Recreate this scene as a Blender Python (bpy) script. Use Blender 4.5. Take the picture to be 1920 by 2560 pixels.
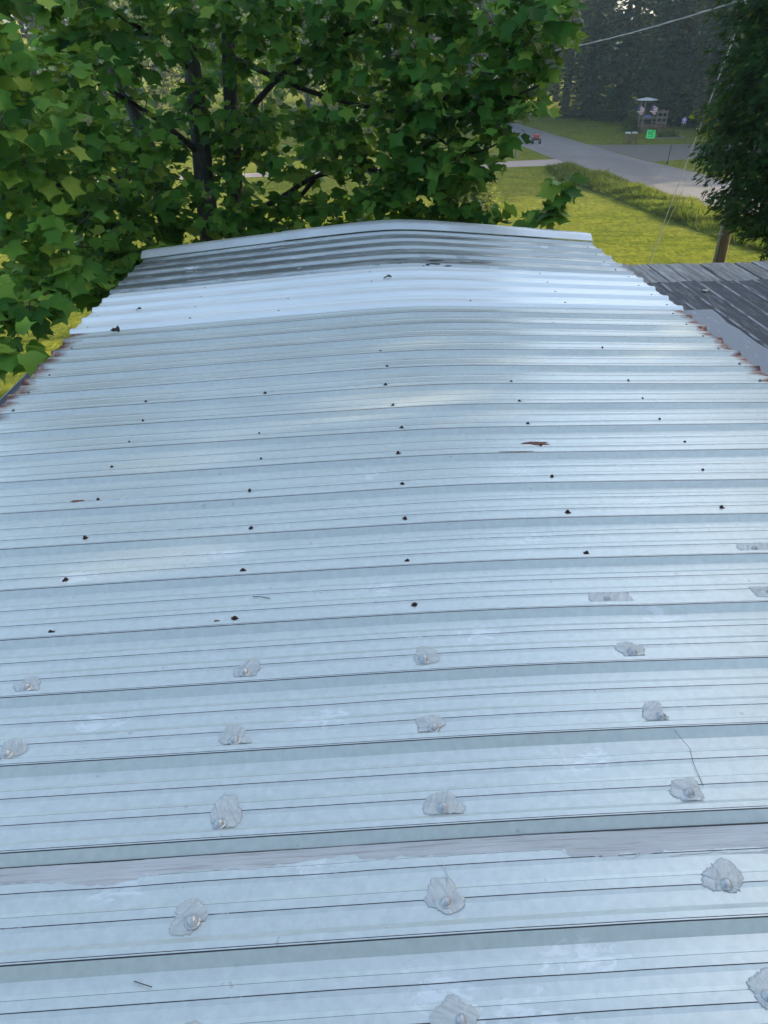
import bpy, bmesh, math, random
import numpy as np
from mathutils import Vector, Matrix

for o in list(bpy.data.objects):
    bpy.data.objects.remove(o)
scene = bpy.context.scene
COL = scene.collection

# ---------------------------------------------------------------- camera
cam_d = bpy.data.cameras.new("camera")
cam = bpy.data.objects.new("camera", cam_d)
COL.objects.link(cam)
def _cam():
    pitch, yaw, roll = 0.5758, 0.0385, -0.0198
    cp, sp = math.cos(pitch), math.sin(pitch)
    fw = Vector((math.sin(yaw) * cp, math.cos(yaw) * cp, -sp))
    r = Vector((math.cos(yaw), -math.sin(yaw), 0))
    u = r.cross(fw)
    c, s = math.cos(roll), math.sin(roll)
    r2 = c * r + s * u
    u2 = -s * r + c * u
    m = Matrix((r2, u2, -fw)).transposed().to_4x4()
    m.translation = (-0.3912, 0.0, 1.3903)
    return m
cam.matrix_world = _cam()
cam_d.sensor_fit = 'VERTICAL'
cam_d.sensor_height = 24.0
cam_d.lens = 1843.6 / 2560 * 24.0
cam_d.clip_start = 0.05
cam_d.clip_end = 2000
scene.camera = cam

# ---------------------------------------------------------------- light
SUN_AZ, SUN_EL = math.radians(76), math.radians(23)
w = bpy.data.worlds.new("World")
scene.world = w
w.use_nodes = True
nt = w.node_tree
bg = nt.nodes['Background']
sky = nt.nodes.new('ShaderNodeTexSky')
sky.sky_type = 'NISHITA'
sky.sun_disc = False
sky.sun_elevation = SUN_EL
sky.sun_rotation = SUN_AZ
sky.air_density = 1.0
sky.dust_density = 4.0
sky.ozone_density = 1.0
nt.links.new(sky.outputs[0], bg.inputs[0])
bg.inputs[1].default_value = 0.15
sun_d = bpy.data.lights.new("sun", 'SUN')
sun_d.energy = 2.7
sun_d.angle = math.radians(0.5)
sun_d.color = (1.0, 0.82, 0.56)
sun = bpy.data.objects.new("sun", sun_d)
COL.objects.link(sun)
to_sun = Vector((math.sin(SUN_AZ) * math.cos(SUN_EL), math.cos(SUN_AZ) * math.cos(SUN_EL), math.sin(SUN_EL)))
sun.rotation_euler = (-to_sun).to_track_quat('-Z', 'Y').to_euler()
sun.location = to_sun * 60
scene.view_settings.view_transform = 'Standard'
scene.view_settings.look = 'None'
scene.view_settings.exposure = 1.9
scene.view_settings.gamma = 1.0
scene.cycles.volume_bounces = 0
scene.cycles.max_bounces = 8
scene.cycles.transparent_max_bounces = 8

GZ = -5.0
rng = np.random.default_rng(11)
random.seed(5)

# ---------------------------------------------------------------- object helpers
def mesh_obj(name, verts, faces, mats, parent=None, midx=None, smooth=False):
    me = bpy.data.meshes.new(name)
    me.from_pydata([tuple(v) for v in verts], [], [tuple(f) for f in faces])
    if not isinstance(mats, (list, tuple)):
        mats = [mats]
    for m in mats:
        me.materials.append(m)
    if midx is not None:
        me.polygons.foreach_set('material_index', np.asarray(midx, np.int32))
    if smooth:
        me.polygons.foreach_set('use_smooth', np.ones(len(me.polygons), bool))
    me.update()
    o = bpy.data.objects.new(name, me)
    COL.objects.link(o)
    if parent is not None:
        o.parent = parent
        o.matrix_parent_inverse = Matrix.Translation(-Vector(parent.location)) if parent.type == 'EMPTY' and parent.rotation_euler[2] == 0 else Matrix()
    return o

def np_mesh(name, V, F, mat, tint=None, parent=None, local=False, smooth=False):
    """fast builder: V (n,3), F (m,k) all of one size k"""
    me = bpy.data.meshes.new(name)
    V = np.asarray(V, np.float32)
    F = np.asarray(F, np.int32)
    k = F.shape[1]
    me.vertices.add(len(V))
    me.vertices.foreach_set('co', V.ravel())
    me.loops.add(F.size)
    me.loops.foreach_set('vertex_index', F.ravel())
    me.polygons.add(len(F))
    me.polygons.foreach_set('loop_start', np.arange(0, F.size, k, dtype=np.int32))
    me.polygons.foreach_set('loop_total', np.full(len(F), k, np.int32))
    if smooth:
        me.polygons.foreach_set('use_smooth', np.ones(len(F), bool))
    me.materials.append(mat)
    me.update(calc_edges=True)
    if tint is not None:
        a = me.attributes.new('tint', 'FLOAT', 'FACE')
        a.data.foreach_set('value', np.asarray(tint, np.float32))
    o = bpy.data.objects.new(name, me)
    COL.objects.link(o)
    if parent is not None:
        o.parent = parent
        if not local:
            o.matrix_parent_inverse = Matrix.Translation(-Vector(parent.location))
    return o

def empty(name, loc, label, cat, group=None, rz=0.0):
    o = bpy.data.objects.new(name, None)
    o.empty_display_size = 0.2
    o.location = loc
    o.rotation_euler = (0, 0, rz)
    COL.objects.link(o)
    tag(o, label, cat, group)
    return o

def tag(o, label, cat, group=None):
    o['label'] = label
    o['category'] = cat
    if group:
        o['group'] = group
    return o

def structure(o):
    o['kind'] = 'structure'
    return o

class Geo:
    """collects boxes, tubes and lathes in one mesh"""
    def __init__(self):
        self.v, self.f = [], []
    def add(self, V, F):
        b = len(self.v)
        self.v += [tuple(p) for p in V]
        self.f += [tuple(i + b for i in f) for f in F]
        return self
    def box(self, c, s, rz=0.0, taper=1.0, M=None):
        V = []
        for dz in (-.5, .5):
            k = 1.0 if dz < 0 else taper
            for dx, dy in ((-.5, -.5), (.5, -.5), (.5, .5), (-.5, .5)):
                p = Vector((dx * s[0] * k, dy * s[1] * k, dz * s[2]))
                p.rotate(Matrix.Rotation(rz, 3, 'Z'))
                if M is not None:
                    p = M @ p
                V.append(Vector(c) + p)
        return self.add(V, [(3, 2, 1, 0), (4, 5, 6, 7), (0, 1, 5, 4), (1, 2, 6, 5), (2, 3, 7, 6), (3, 0, 4, 7)])
    def tube(self, pts, rad, n=8, caps=True):
        pts = [Vector(p) for p in pts]
        if not isinstance(rad, (list, tuple, np.ndarray)):
            rad = [rad] * len(pts)
        V, F = [], []
        ref = Vector((0.3, 0.9, 0.2))
        for i, p in enumerate(pts):
            d = (pts[min(i + 1, len(pts) - 1)] - pts[max(i - 1, 0)]).normalized()
            a = d.cross(ref)
            if a.length < 1e-3:
                a = d.cross(Vector((1, 0, 0)))
            a.normalize()
            b = d.cross(a)
            for j in range(n):
                t = 2 * math.pi * j / n
                V.append(p + float(rad[i]) * (math.cos(t) * a + math.sin(t) * b))
        for i in range(len(pts) - 1):
            for j in range(n):
                k = (j + 1) % n
                F.append((i * n + j, i * n + k, (i + 1) * n + k, (i + 1) * n + j))
        if caps:
            F.append(tuple(reversed(range(n))))
            F.append(tuple(range((len(pts) - 1) * n, len(pts) * n)))
        return self.add(V, F)
    def lathe(self, c, prof, n=12, sx=1.0):
        V, F = [], []
        for r, z in prof:
            for j in range(n):
                t = 2 * math.pi * j / n
                V.append((c[0] + sx * r * math.cos(t), c[1] + r * math.sin(t), c[2] + z))
        for i in range(len(prof) - 1):
            for j in range(n):
                k = (j + 1) % n
                F.append((i * n + j, i * n + k, (i + 1) * n + k, (i + 1) * n + j))
        F.append(tuple(reversed(range(n))))
        F.append(tuple(range((len(prof) - 1) * n, len(prof) * n)))
        return self.add(V, F)
    def obj(self, name, mat, parent=None, smooth=False):
        return mesh_obj(name, self.v, self.f, mat, parent, smooth=smooth)

# ---------------------------------------------------------------- material helpers
class NT:
    def __init__(self, name):
        self.m = bpy.data.materials.new(name)
        self.m.use_nodes = True
        self.t = self.m.node_tree
        self.p = self.t.nodes['Principled BSDF']
        self.out = self.t.nodes['Material Output']
    def n(self, typ, **kw):
        nd = self.t.nodes.new(typ)
        for k, v in kw.items():
            if k.startswith('_'):
                setattr(nd, k[1:], v)
        return nd
    def link(self, a, b):
        self.t.links.new(a, b)
    def coord(self, scale=(1, 1, 1), kind='Object', loc=(0, 0, 0)):
        tc = self.n('ShaderNodeTexCoord')
        mp = self.n('ShaderNodeMapping')
        mp.inputs['Scale'].default_value = scale
        mp.inputs['Location'].default_value = loc
        self.link(tc.outputs[kind], mp.inputs['Vector'])
        return mp.outputs[0]
    def noise(self, scale, vec=None, detail=4, rough=.55, dist=0.0):
        nd = self.n('ShaderNodeTexNoise')
        nd.inputs['Scale'].default_value = scale
        nd.inputs['Detail'].default_value = detail
        nd.inputs['Roughness'].default_value = rough
        nd.inputs['Distortion'].default_value = dist
        if vec is not None:
            self.link(vec, nd.inputs['Vector'])
        return nd.outputs['Fac']
    def ramp(self, fac, stops):
        r = self.n('ShaderNodeValToRGB')
        el = r.color_ramp.elements
        while len(el) < len(stops):
            el.new(.5)
        for e, (p, c) in zip(el, stops):
            e.position = p
            e.color = (*c, 1) if len(c) == 3 else c
        self.link(fac, r.inputs[0])
        return r.outputs[0]
    def step(self, fac, a, b):
        m = self.n('ShaderNodeMapRange')
        m.inputs['From Min'].default_value = a
        m.inputs['From Max'].default_value = b
        self.link(fac, m.inputs[0])
        return m.outputs[0]
    def math(self, op, a, b):
        m = self.n('ShaderNodeMath', _operation=op)
        for i, x in enumerate((a, b)):
            if isinstance(x, (int, float)):
                m.inputs[i].default_value = x
            else:
                self.link(x, m.inputs[i])
        return m.outputs[0]
    def mix(self, fac, a, b, blend='MIX'):
        m = self.n('ShaderNodeMix', _data_type='RGBA', _blend_type=blend)
        for idx, x in ((0, fac), (6, a), (7, b)):
            if isinstance(x, (int, float)):
                m.inputs[idx].default_value = x
            elif isinstance(x, tuple):
                m.inputs[idx].default_value = (*x, 1)
            else:
                self.link(x, m.inputs[idx])
        return m.outputs[2]
    def bump(self, h, strength=.3, dist=.01):
        b = self.n('ShaderNodeBump')
        b.inputs['Strength'].default_value = strength
        b.inputs['Distance'].default_value = dist
        self.link(h, b.inputs['Height'])
        self.link(b.outputs[0], self.p.inputs['Normal'])
    def set(self, color=None, rough=None, metal=None, spec=None):
        for key, x in (('Base Color', color), ('Roughness', rough), ('Metallic', metal), ('Specular IOR Level', spec)):
            if x is None:
                continue
            if isinstance(x, (int, float)):
                self.p.inputs[key].default_value = x
            elif isinstance(x, tuple):
                self.p.inputs[key].default_value = (*x, 1)
            else:
                self.link(x, self.p.inputs[key])
        return self.m

def simple(name, c, rough=.6, metal=0.0, var=.25, scale=8, c2=None, stretch=(1, 1, 1), bump=0.0):
    t = NT(name)
    f = t.noise(scale, t.coord(stretch), 6, .6)
    d = c2 or tuple(x * (1 - var) for x in c)
    col = t.ramp(f, [(.3, d), (.7, c)])
    if bump:
        t.bump(f, bump, .01)
    return t.set(col, rough, metal)

def roof_metal(name, kind, shift=0.0):
    t = NT(name)
    big = t.noise(1.6, t.coord((.5, 1.3, 1)), 5, .6)
    fine = t.noise(45, t.coord((1, 1, 1)), 5, .65)
    streak = t.noise(9, t.coord((.25, 2.5, 1)), 5, .6)
    sep = t.n('ShaderNodeSeparateXYZ')
    tc = t.n('ShaderNodeTexCoord')
    t.link(tc.outputs['Object'], sep.inputs[0])
    x, y = sep.outputs[0], sep.outputs[1]
    if kind == 'grey':
        c = t.ramp(big, [(.3, (.47, .525, .485)), (.7, (.52, .575, .535))])
        c = t.mix(t.step(fine, .35, .7), c, t.mix(.45, c, (.66, .71, .66)))
        green_streak = t.math('MULTIPLY', t.step(streak, .45, .75), t.step(y, 1.7, 3.2))  # duller grey-green streaks, growing stronger towards the far end
        c = t.mix(t.math('MULTIPLY', green_streak, .45), c, (.40, .425, .37))
        sa = t.n('ShaderNodeAttribute', _attribute_name='scuff')
        sn = t.noise(26, t.coord((.7, 1.5, 1)), 5, .7, 1.2)
        scuff = t.step(t.math('ADD', t.math('MULTIPLY', sa.outputs['Fac'], .34), sn), .76, .84)
        c = t.mix(t.math('MULTIPLY', scuff, .48), c, (.74, .77, .75))
        run = t.noise(5, t.coord((.12, 4.5, 1), loc=(2, 7, 0)), 6, .65)
        c = t.mix(t.math('MULTIPLY', t.math('MULTIPLY', t.step(run, .55, .78), t.step(y, 1.2, 2.6)), .3), c, (.42, .42, .385))
        dots = t.step(t.noise(38, t.coord((1, 1, 1)), 1), .76, .79)
        c = t.mix(t.math('MULTIPLY', dots, .45), c, (.30, .31, .30))
        # rust creeping in from the two cut edges
        rn = t.math('MULTIPLY', t.noise(7, t.coord((.6, 3.2, 1)), 4), .26)
        rl = t.step(t.math('ADD', x, rn), -1.875, -1.945)
        rr = t.step(t.math('SUBTRACT', x, rn), 1.44, 1.50)
        rust = t.math('MAXIMUM', rl, rr)
        rc = t.ramp(t.noise(40, t.coord()), [(.35, (.055, .02, .012)), (.55, (.19, .07, .035)), (.68, (.36, .26, .20))])
        c = t.mix(rust, c, rc)
        rough = t.step(fine, 0.0, 2.0)
        t.set(c, None, .30)
        t.p.inputs['Roughness'].default_value = .30
        hmix = t.math('ADD', fine, t.math('MULTIPLY', big, 2.0))
        t.bump(hmix, .07, .004)
    elif kind == 'white':
        c = t.ramp(big, [(.3, (.70, .76, .74)), (.7, (.78, .83, .81))])
        rn = t.math('MULTIPLY', t.noise(9, t.coord((.5, 3, 1)), 4), .25)
        dirt = t.step(t.math('ADD', x, rn), -1.96, -2.04)
        c = t.mix(t.math('MULTIPLY', dirt, .7), c, (.30, .24, .20))
        t.set(c, .34, .25)
        t.bump(t.math('ADD', fine, t.math('MULTIPLY', big, 2.0)), .08, .004)
    else:
        c = t.ramp(big, [(.3, (.44, .49, .465)), (.7, (.52, .57, .54))])
        grime = t.noise(7, t.coord((.22, 3.0, 1)), 6, .7)
        g2 = t.noise(30, t.coord((.3, 2.0, 1)), 5, .7)
        side = t.step(x, 1.0, -1.7)
        m = t.step(t.math('ADD', t.math('ADD', grime, t.math('MULTIPLY', g2, .5)), t.math('MULTIPLY', side, .38)), .70 + shift, 1.00 + shift)
        c = t.mix(t.math('MULTIPLY', m, .88), c, (.085, .092, .082))
        fl = t.math('MULTIPLY', t.step(t.noise(16, t.coord((.35, 1.5, 1), loc=(3, 1, 0)), 3), .66, .69), .8)
        c = t.mix(fl, c, (.70, .73, .74))
        pl = t.math('MULTIPLY', t.step(t.noise(13, t.coord((.5, 1.6, 1), loc=(7, 4, 0)), 4), .58, .61),
                    t.math('MULTIPLY', t.step(y, 5.60, 5.46), t.math('MULTIPLY', t.step(x, -.25, -.1), t.step(x, .75, .5))))
        c = t.mix(pl, c, (.03, .03, .03))
        rn = t.math('MULTIPLY', t.noise(9, t.coord((.5, 3, 1)), 4), .25)
        c = t.mix(t.step(t.math('SUBTRACT', x, rn), 1.51, 1.55), c, (.16, .09, .06))
        t.set(c, .38, .4)
        t.bump(t.math('ADD', fine, t.math('MULTIPLY', big, 2.0)), .1, .004)
    return t.m

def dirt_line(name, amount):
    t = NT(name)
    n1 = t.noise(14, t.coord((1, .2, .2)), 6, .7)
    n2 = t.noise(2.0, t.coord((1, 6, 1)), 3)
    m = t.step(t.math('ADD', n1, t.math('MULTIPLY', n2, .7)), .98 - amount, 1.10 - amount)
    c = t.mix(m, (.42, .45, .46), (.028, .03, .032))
    return t.set(c, .6, .1)

M = {}
M['grey'] = roof_metal('galvanised_grey', 'grey')
M['white'] = roof_metal('white_sheet', 'white')
M['rear'] = roof_metal('weathered_sheet', 'rear')
M['rear_rib'] = roof_metal('weathered_rib', 'rear', .32)
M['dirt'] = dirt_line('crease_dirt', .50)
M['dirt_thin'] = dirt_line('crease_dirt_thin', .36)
M['trim'] = simple('trim_metal', (.66, .71, .70), .32, .35, .2, 3)
M['siding'] = simple('siding', (.42, .43, .42), .6, 0, .15, 2)
M['gutter'] = simple('gutter_paint', (.14, .19, .23), .4, .2, .2, 3)
M['screw'] = simple('screw_zinc', (.22, .24, .25), .45, .6, .4, 60)
M['rustscrew'] = simple('screw_rust', (.045, .022, .014), .9, 0, .6, 120)
M['dome'] = simple('sealed_dome', (.56, .57, .55), .22, .35, .35, 90, bump=.3)
def sealant(name, ang):
    t = NT(name)
    tc = t.n('ShaderNodeTexCoord')
    mp = t.n('ShaderNodeMapping')
    mp.vector_type = 'TEXTURE'
    mp.inputs['Rotation'].default_value = (0, 0, ang)
    mp.inputs['Scale'].default_value = (.011, .075, .05)
    t.link(tc.outputs['Object'], mp.inputs['Vector'])
    st = t.noise(1.0, mp.outputs[0], 5, .65, 1.4)
    n2 = t.noise(70, t.coord(), 4)
    c = t.ramp(st, [(.34, (.36, .385, .355)), (.47, (.445, .475, .44)), (.62, (.51, .54, .50))])
    c = t.mix(t.math('MULTIPLY', t.step(n2, .55, .4), .3), c, (.38, .39, .37))
    t.bump(t.math('ADD', st, t.math('MULTIPLY', n2, .3)), .4, .004)
    return t.set(c, .38, .1)
M['sealant'] = sealant('brushed_sealant', .5)
SEAL = [M['sealant'], sealant('brushed_sealant_b', -.4), sealant('brushed_sealant_c', 1.1), sealant('brushed_sealant_d', -1.0)]
M['sealant_edge'] = simple('sealant_edge', (.48, .51, .475), .6, 0, .5, 22, (.28, .29, .275))
def sealant_strip():
    t = NT('brushed_sealant_strip')
    wv = t.noise(16, t.coord((.35, 12, 1)), 6, .7, .6)
    n1 = t.noise(5, t.coord((.5, 1, 1)), 4)
    c = t.ramp(n1, [(.3, (.37, .385, .365)), (.7, (.53, .545, .52))])
    c = t.mix(t.math('MULTIPLY', t.step(wv, .5, .36), .6), c, (.24, .23, .20))
    t.bump(wv, .5, .003)
    return t.set(c, .5, .1)
M['strip'] = sealant_strip()
M['rust'] = simple('rust_stain', (.21, .085, .04), .9, 0, .7, 40, (.06, .022, .014))

# ---------------------------------------------------------------- ribbed roof
SCUFF = [(0.169, 1.956), (-0.342, 1.73), (-0.059, 1.503), (-0.511, 1.243), (0.097, 1.076), (-0.02, 0.655), (-0.30, 0.62), (-0.15, 0.55), (-0.827, 1.946), (-0.502, 0.86), (-1.296, 1.873), (0.227, 2.379), (-.9, .84), (.62, 2.15), (-.35, 2.40), (.45, 1.55), (-1.05, 1.27)]
def slope(y):
    return .02 + .0469 * (min(max(y, 0), 9) / 5) ** 2
def zroof(x, y):
    z = -slope(y) * (math.sqrt(x * x + .0625) - .25)
    z += .0024 * math.sin(2.3 * x + 1.7 * y) * math.sin(5.1 * y + .6 * x)
    if y < 3:
        for (sx, sy) in SCUFF:
            d2 = ((x - sx) / .09) ** 2 + ((y - sy) / .05) ** 2
            if d2 < 6:
                z -= .0028 * math.exp(-d2)
    return z
RIB_NEAR = [.722 - .2225 * k for k in range(24, 0, -1)] + \
    [.700, .922, 1.143, 1.360, 1.582, 1.810, 2.037, 2.268, 2.502, 2.730, 2.954, 3.176, 3.402, 3.622, 3.835, 4.04, 4.245]
RIB_WHITE = [4.43, 4.665, 4.90, 5.13]
RIB_REAR = [5.325, 5.58, 5.84, 6.085, 6.345]
LX, RX = -2.085, 1.64

def profile(ribs, y0, y1, thin_dark=True):
    """list of (y, dz, material of the strip that starts here) from near to far"""
    P = [(y0, 0, 0)]
    for i, r in enumerate(ribs):
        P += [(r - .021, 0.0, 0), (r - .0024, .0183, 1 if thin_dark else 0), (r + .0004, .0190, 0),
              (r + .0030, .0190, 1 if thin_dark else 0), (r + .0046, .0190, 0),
              (r + .017, .0190, 0), (r + .036, .0, 0)]
        nxt = ribs[i + 1] if i + 1 < len(ribs) else r + .225
        s = nxt - r
        for fr in (.38, .685):
            m = r + fr * s
            if m + .03 > y1:
                continue
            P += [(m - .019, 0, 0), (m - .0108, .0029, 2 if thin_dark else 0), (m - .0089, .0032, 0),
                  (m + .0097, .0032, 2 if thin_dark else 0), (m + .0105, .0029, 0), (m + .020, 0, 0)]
    P = [q for q in P if q[0] < y1 - .001]
    P.append((y1, 0, 0))
    return P

def sheet(name, ribs, y0, y1, mats, lift, parent, x0, x1, thin=True, jag=0.0, skew=0.0):
    P = profile(ribs, y0, y1, thin)
    n = 120
    V, F, MI, SC = [], [], [], []
    for (y, dz, mi) in P:
        e0 = x0 + jag * math.sin(y * 31.0) * math.sin(y * 7.3)
        e1 = x1 + jag * math.sin(y * 23.0 + 1) * .5
        for i in range(n + 1):
            x = e0 + (e1 - e0) * i / n
            yy = y + skew * (x + .2)
            V.append((x, yy, zroof(x, yy) + dz + lift))
            SC.append(min(1.0, sum(math.exp(-((x - a) / .10) ** 2 - ((yy - b) / .05) ** 2) for a, b in SCUFF)) if y < 3 else 0.0)
    for j in range(len(P) - 1):
        for i in range(n):
            a = j * (n + 1) + i
            F.append((a, a + 1, a + n + 2, a + n + 1))
            MI.append(P[j][2] if len(mats) < 4 or max(P[j][1], P[j + 1][1]) < .012 or P[j][2] == 1 else 3)
    o = mesh_obj(name, V, F, mats, parent, MI)
    at = o.data.attributes.new('scuff', 'FLOAT', 'POINT')
    at.data.foreach_set('value', SC)
    sm = o.modifiers.new('thickness', 'SOLIDIFY')
    sm.thickness = .0012
    sm.offset = -1
    return o

house = empty('mobile_home', (0, 0, GZ), 'long single storey house under a ribbed grey metal roof with sealed screws', 'house')
mg = [M['grey'], M['dirt'], M['dirt_thin']]
near = sheet('roof_panel', RIB_NEAR, -4.9, 4.44, mg, 0.0, house, LX, RX, jag=.006)
near['label'] = 'grey sheets covering most of the roof, with screws and sealant patches'
mid = sheet('roof_panel', RIB_WHITE, 4.405, 5.335, [M['white']] * 3, .0022, house, LX - .015, RX + .012, thin=False, jag=.003, skew=-.004)
mid['label'] = 'cleaner white sheet laid across the roof'
mr = [M['rear'], M['dirt'], M['dirt'], M['rear_rib']]
rear = sheet('roof_panel', RIB_REAR, 5.305, 6.49, mr, .0046, house, LX - .03, RX + .004, jag=.006, skew=-.02)
rear['label'] = 'black streaked weathered sheet at the end of the roof'

# folded end trim, two lengths lapped
def trim(xa, xb, lift):
    prof = [(6.372, .030), (6.430, .066), (6.455, .074), (6.62, .055), (6.625, .0), (6.623, .0), (6.618, .052), (6.456, .070), (6.432, .062), (6.373, .026)]
    n = 24
    V, F = [], []
    for i in range(n + 1):
        x = xa + (xb - xa) * i / n
        for (y, z) in prof:
            yy = y - .02 * (x + .2)
            V.append((x, yy, zroof(x, yy) + z + lift))
    k = len(prof)
    for i in range(n):
        for j in range(k):
            F.append((i * k + j, (i + 1) * k + j, (i + 1) * k + (j + 1) % k, i * k + (j + 1) % k))
    F.append(tuple(range(k)))
    F.append(tuple(reversed(range(n * k, n * k + k))))
    return mesh_obj('end_trim', V, F, M['trim'], house)
trim(LX - .05, -.92, .0)
trim(-.96, RX + .01, .004)

# walls, fascia and the gutter along one eave
g = Geo()
g.box((-.22, .8, (GZ - .34) / 2), (3.34, 11.2, -.34 - GZ))
g.obj('wall', M['siding'], house)
g = Geo()
for xx, yy in ((-1.95, .7), (1.49, .7)):
    g.box((xx, .7, -.30), (.05, 11.3, .16))
g.obj('fascia', M['trim'], house)
def gutter():
    ys = [-4.9, 0, 2, 3.0, 3.9]
    prof = [(-2.055, -.10), (-2.058, -.17), (-2.16, -.175), (-2.185, -.115), (-2.182, -.10), (-2.176, -.10), (-2.176, -.113), (-2.155, -.168), (-2.064, -.164), (-2.061, -.10)]
    V, F = [], []
    for y in ys:
        for x, z in prof:
            V.append((x, y, z + zroof(-2.1, y) + .055))
    k = len(prof)
    for i in range(len(ys) - 1):
        for j in range(k):
            F.append((i * k + j, i * k + (j + 1) % k, (i + 1) * k + (j + 1) % k, (i + 1) * k + j))
    F.append(tuple(range(k)))
    F.append(tuple(reversed(range((len(ys) - 1) * k, len(ys) * k))))
    return mesh_obj('gutter', V, F, M['gutter'], house)
gutter()

SEALED = [(-1.277, 1.398), (-0.711, 1.409), (-0.24, 1.414), (0.315, 1.409), (-1.245, 1.178), (-0.71, 1.186), (-0.237, 1.184), (0.312, 1.187), (-0.716, 0.964), (-0.24, 0.973), (0.296, 0.977), (-0.738, 0.763), (-0.258, 0.768), (0.286, 0.773), (-0.257, 0.567), (0.268, 0.573), (-0.702, 0.540)]
FLAT = [(0.316, 1.626), (0.866, 1.857), (0.807, 1.641)]
RUST = [(-1.285, 1.62), (-0.763, 1.628), (-0.244, 1.64), (-1.321, 1.871), (-0.765, 1.858), (-0.249, 1.856), (0.32, 1.856), (-1.328, 2.102), (-0.764, 2.099), (-0.239, 2.098), (0.321, 2.094), (0.868, 2.107), (-1.353, 2.353), (-0.795, 2.348), (-0.232, 2.327), (0.327, 2.341), (0.912, 2.369), (-1.367, 2.60), (-0.775, 2.585), (-0.232, 2.566), (0.342, 2.588), (0.935, 2.60), (-1.349, 2.813), (-0.803, 2.813), (-0.202, 2.79), (0.333, 2.79), (0.909, 2.813), (-1.34, 3.025), (-0.225, 3.018), (0.343, 3.016), (0.913, 3.035), (-1.377, 3.245), (-0.815, 3.242), (-0.247, 3.244), (0.35, 3.240), (0.92, 3.253), (-0.228, 3.467), (0.927, 3.695), (-0.251, 3.682), (0.761, 4.10)]
WHITE = [(0.939, 5.20), (0.938, 4.975), (0.932, 4.735), (0.936, 4.50), (0.342, 4.50), (1.577, 5.20), (1.569, 4.97), (1.573, 4.735), (1.585, 4.50), (-1.405, 5.21), (-1.397, 4.975), (-1.393, 4.735), (-1.388, 4.51), (-0.841, 4.50), (-0.797, 4.735), (-0.253, 4.97), (-0.257, 5.20), (-2.056, 5.20), (-2.039, 4.97), (-2.021, 4.735), (-2.017, 4.50)]
REAR = [(0.927, 6.415), (1.578, 6.41), (1.559, 6.15), (1.55, 5.905), (1.539, 5.65), (1.545, 5.40), (-1.432, 6.42), (-0.279, 6.41)]
EDGE = [(1.554, 4.32), (1.555, 4.115), (1.567, 3.91), (1.562, 3.70), (1.572, 3.475), (1.569, 3.25), (1.583, 3.03), (-1.994, 4.115), (-1.982, 3.70), (-2.01, 3.475), (-1.999, 3.25)]

def unit_mesh(name, geo, mat, smooth=False):
    me = bpy.data.meshes.new(name)
    me.from_pydata([tuple(v) for v in geo.v], [], geo.f)
    me.materials.append(mat)
    if smooth:
        me.polygons.foreach_set('use_smooth', np.ones(len(me.polygons), bool))
    return me
def place(name, me, parent, loc, rz=0.0, s=1.0, tilt=0.0):
    o = bpy.data.objects.new(name, me)
    COL.objects.link(o)
    o.parent = parent
    o.matrix_parent_inverse = Matrix.Translation((0, 0, -GZ)) if parent is house else Matrix()
    o.location = loc
    o.rotation_euler = (tilt, tilt * .5, rz)
    o.scale = (s, s, s)
    return o
hexh = [(.0085, 0), (.0085, .0018), (.0052, .0022), (.0050, .0062), (.0042, .0072)]
me_zinc = unit_mesh('screw', Geo().lathe((0, 0, 0), hexh, 6), M['screw'])
rh = [(.0088, 0), (.0082, .0022), (.0055, .003), (.0052, .0078), (.0036, .0088)]
def rusty_screw():
    r = np.random.default_rng(6)
    n = 18
    V = [(0, 0, 0)] + [((.0095 + .004 * r.random()) * math.cos(2 * math.pi * i / n) * 1.15, (.0092 + .003 * r.random()) * math.sin(2 * math.pi * i / n), 0) for i in range(n)]
    F = [(0, 1 + i, 1 + (i + 1) % n) for i in range(n)]
    g = Geo().lathe((0, 0, .0004), [(.0084, 0), (.0080, .002), (.0056, .0026)], 16)
    k1 = len(g.f)
    g.lathe((0, 0, .0026), [(.0056, 0), (.0055, .0055), (.0044, .0068)], 6)
    k2 = len(g.f)
    g.add(V, F)
    me = bpy.data.meshes.new('screw')
    me.from_pydata(g.v, [], g.f)
    for m in (M['black_washer'], M['rustscrew'], M['rust']):
        me.materials.append(m)
    me.polygons.foreach_set('material_index', np.array([0] * k1 + [1] * (k2 - k1) + [2] * n, np.int32))
    return me
M['black_washer'] = simple('rubber_washer', (.02, .018, .016), .7, 0, .3, 80)
me_rust = rusty_screw()
dm = [(.0135, 0.0), (.0122, .0012)] + [(.0100 * math.cos(a), .0015 + .0105 * math.sin(a)) for a in np.linspace(0, 1.45, 7)]
me_dome = unit_mesh('screw', Geo().lathe((0, 0, 0), dm, 14), M['dome'], True)

for (x, y) in RUST:
    place('screw', me_rust, near, (x, y, zroof(x, y) + .0003), random.random() * 6, random.uniform(.75, .95), random.uniform(-.12, .12))
for (x, y) in EDGE:
    place('screw', me_zinc, near, (x, y, zroof(x, y) + .0003), random.random() * 6, 1.1)
for (x, y) in WHITE:
    place('screw', me_zinc, mid, (x, y, zroof(x, y) + .0025), random.random() * 6, 1.15)
for (x, y) in REAR:
    place('screw', me_zinc, rear, (x, y, zroof(x, y) + .005), random.random() * 6, 1.15)

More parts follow.
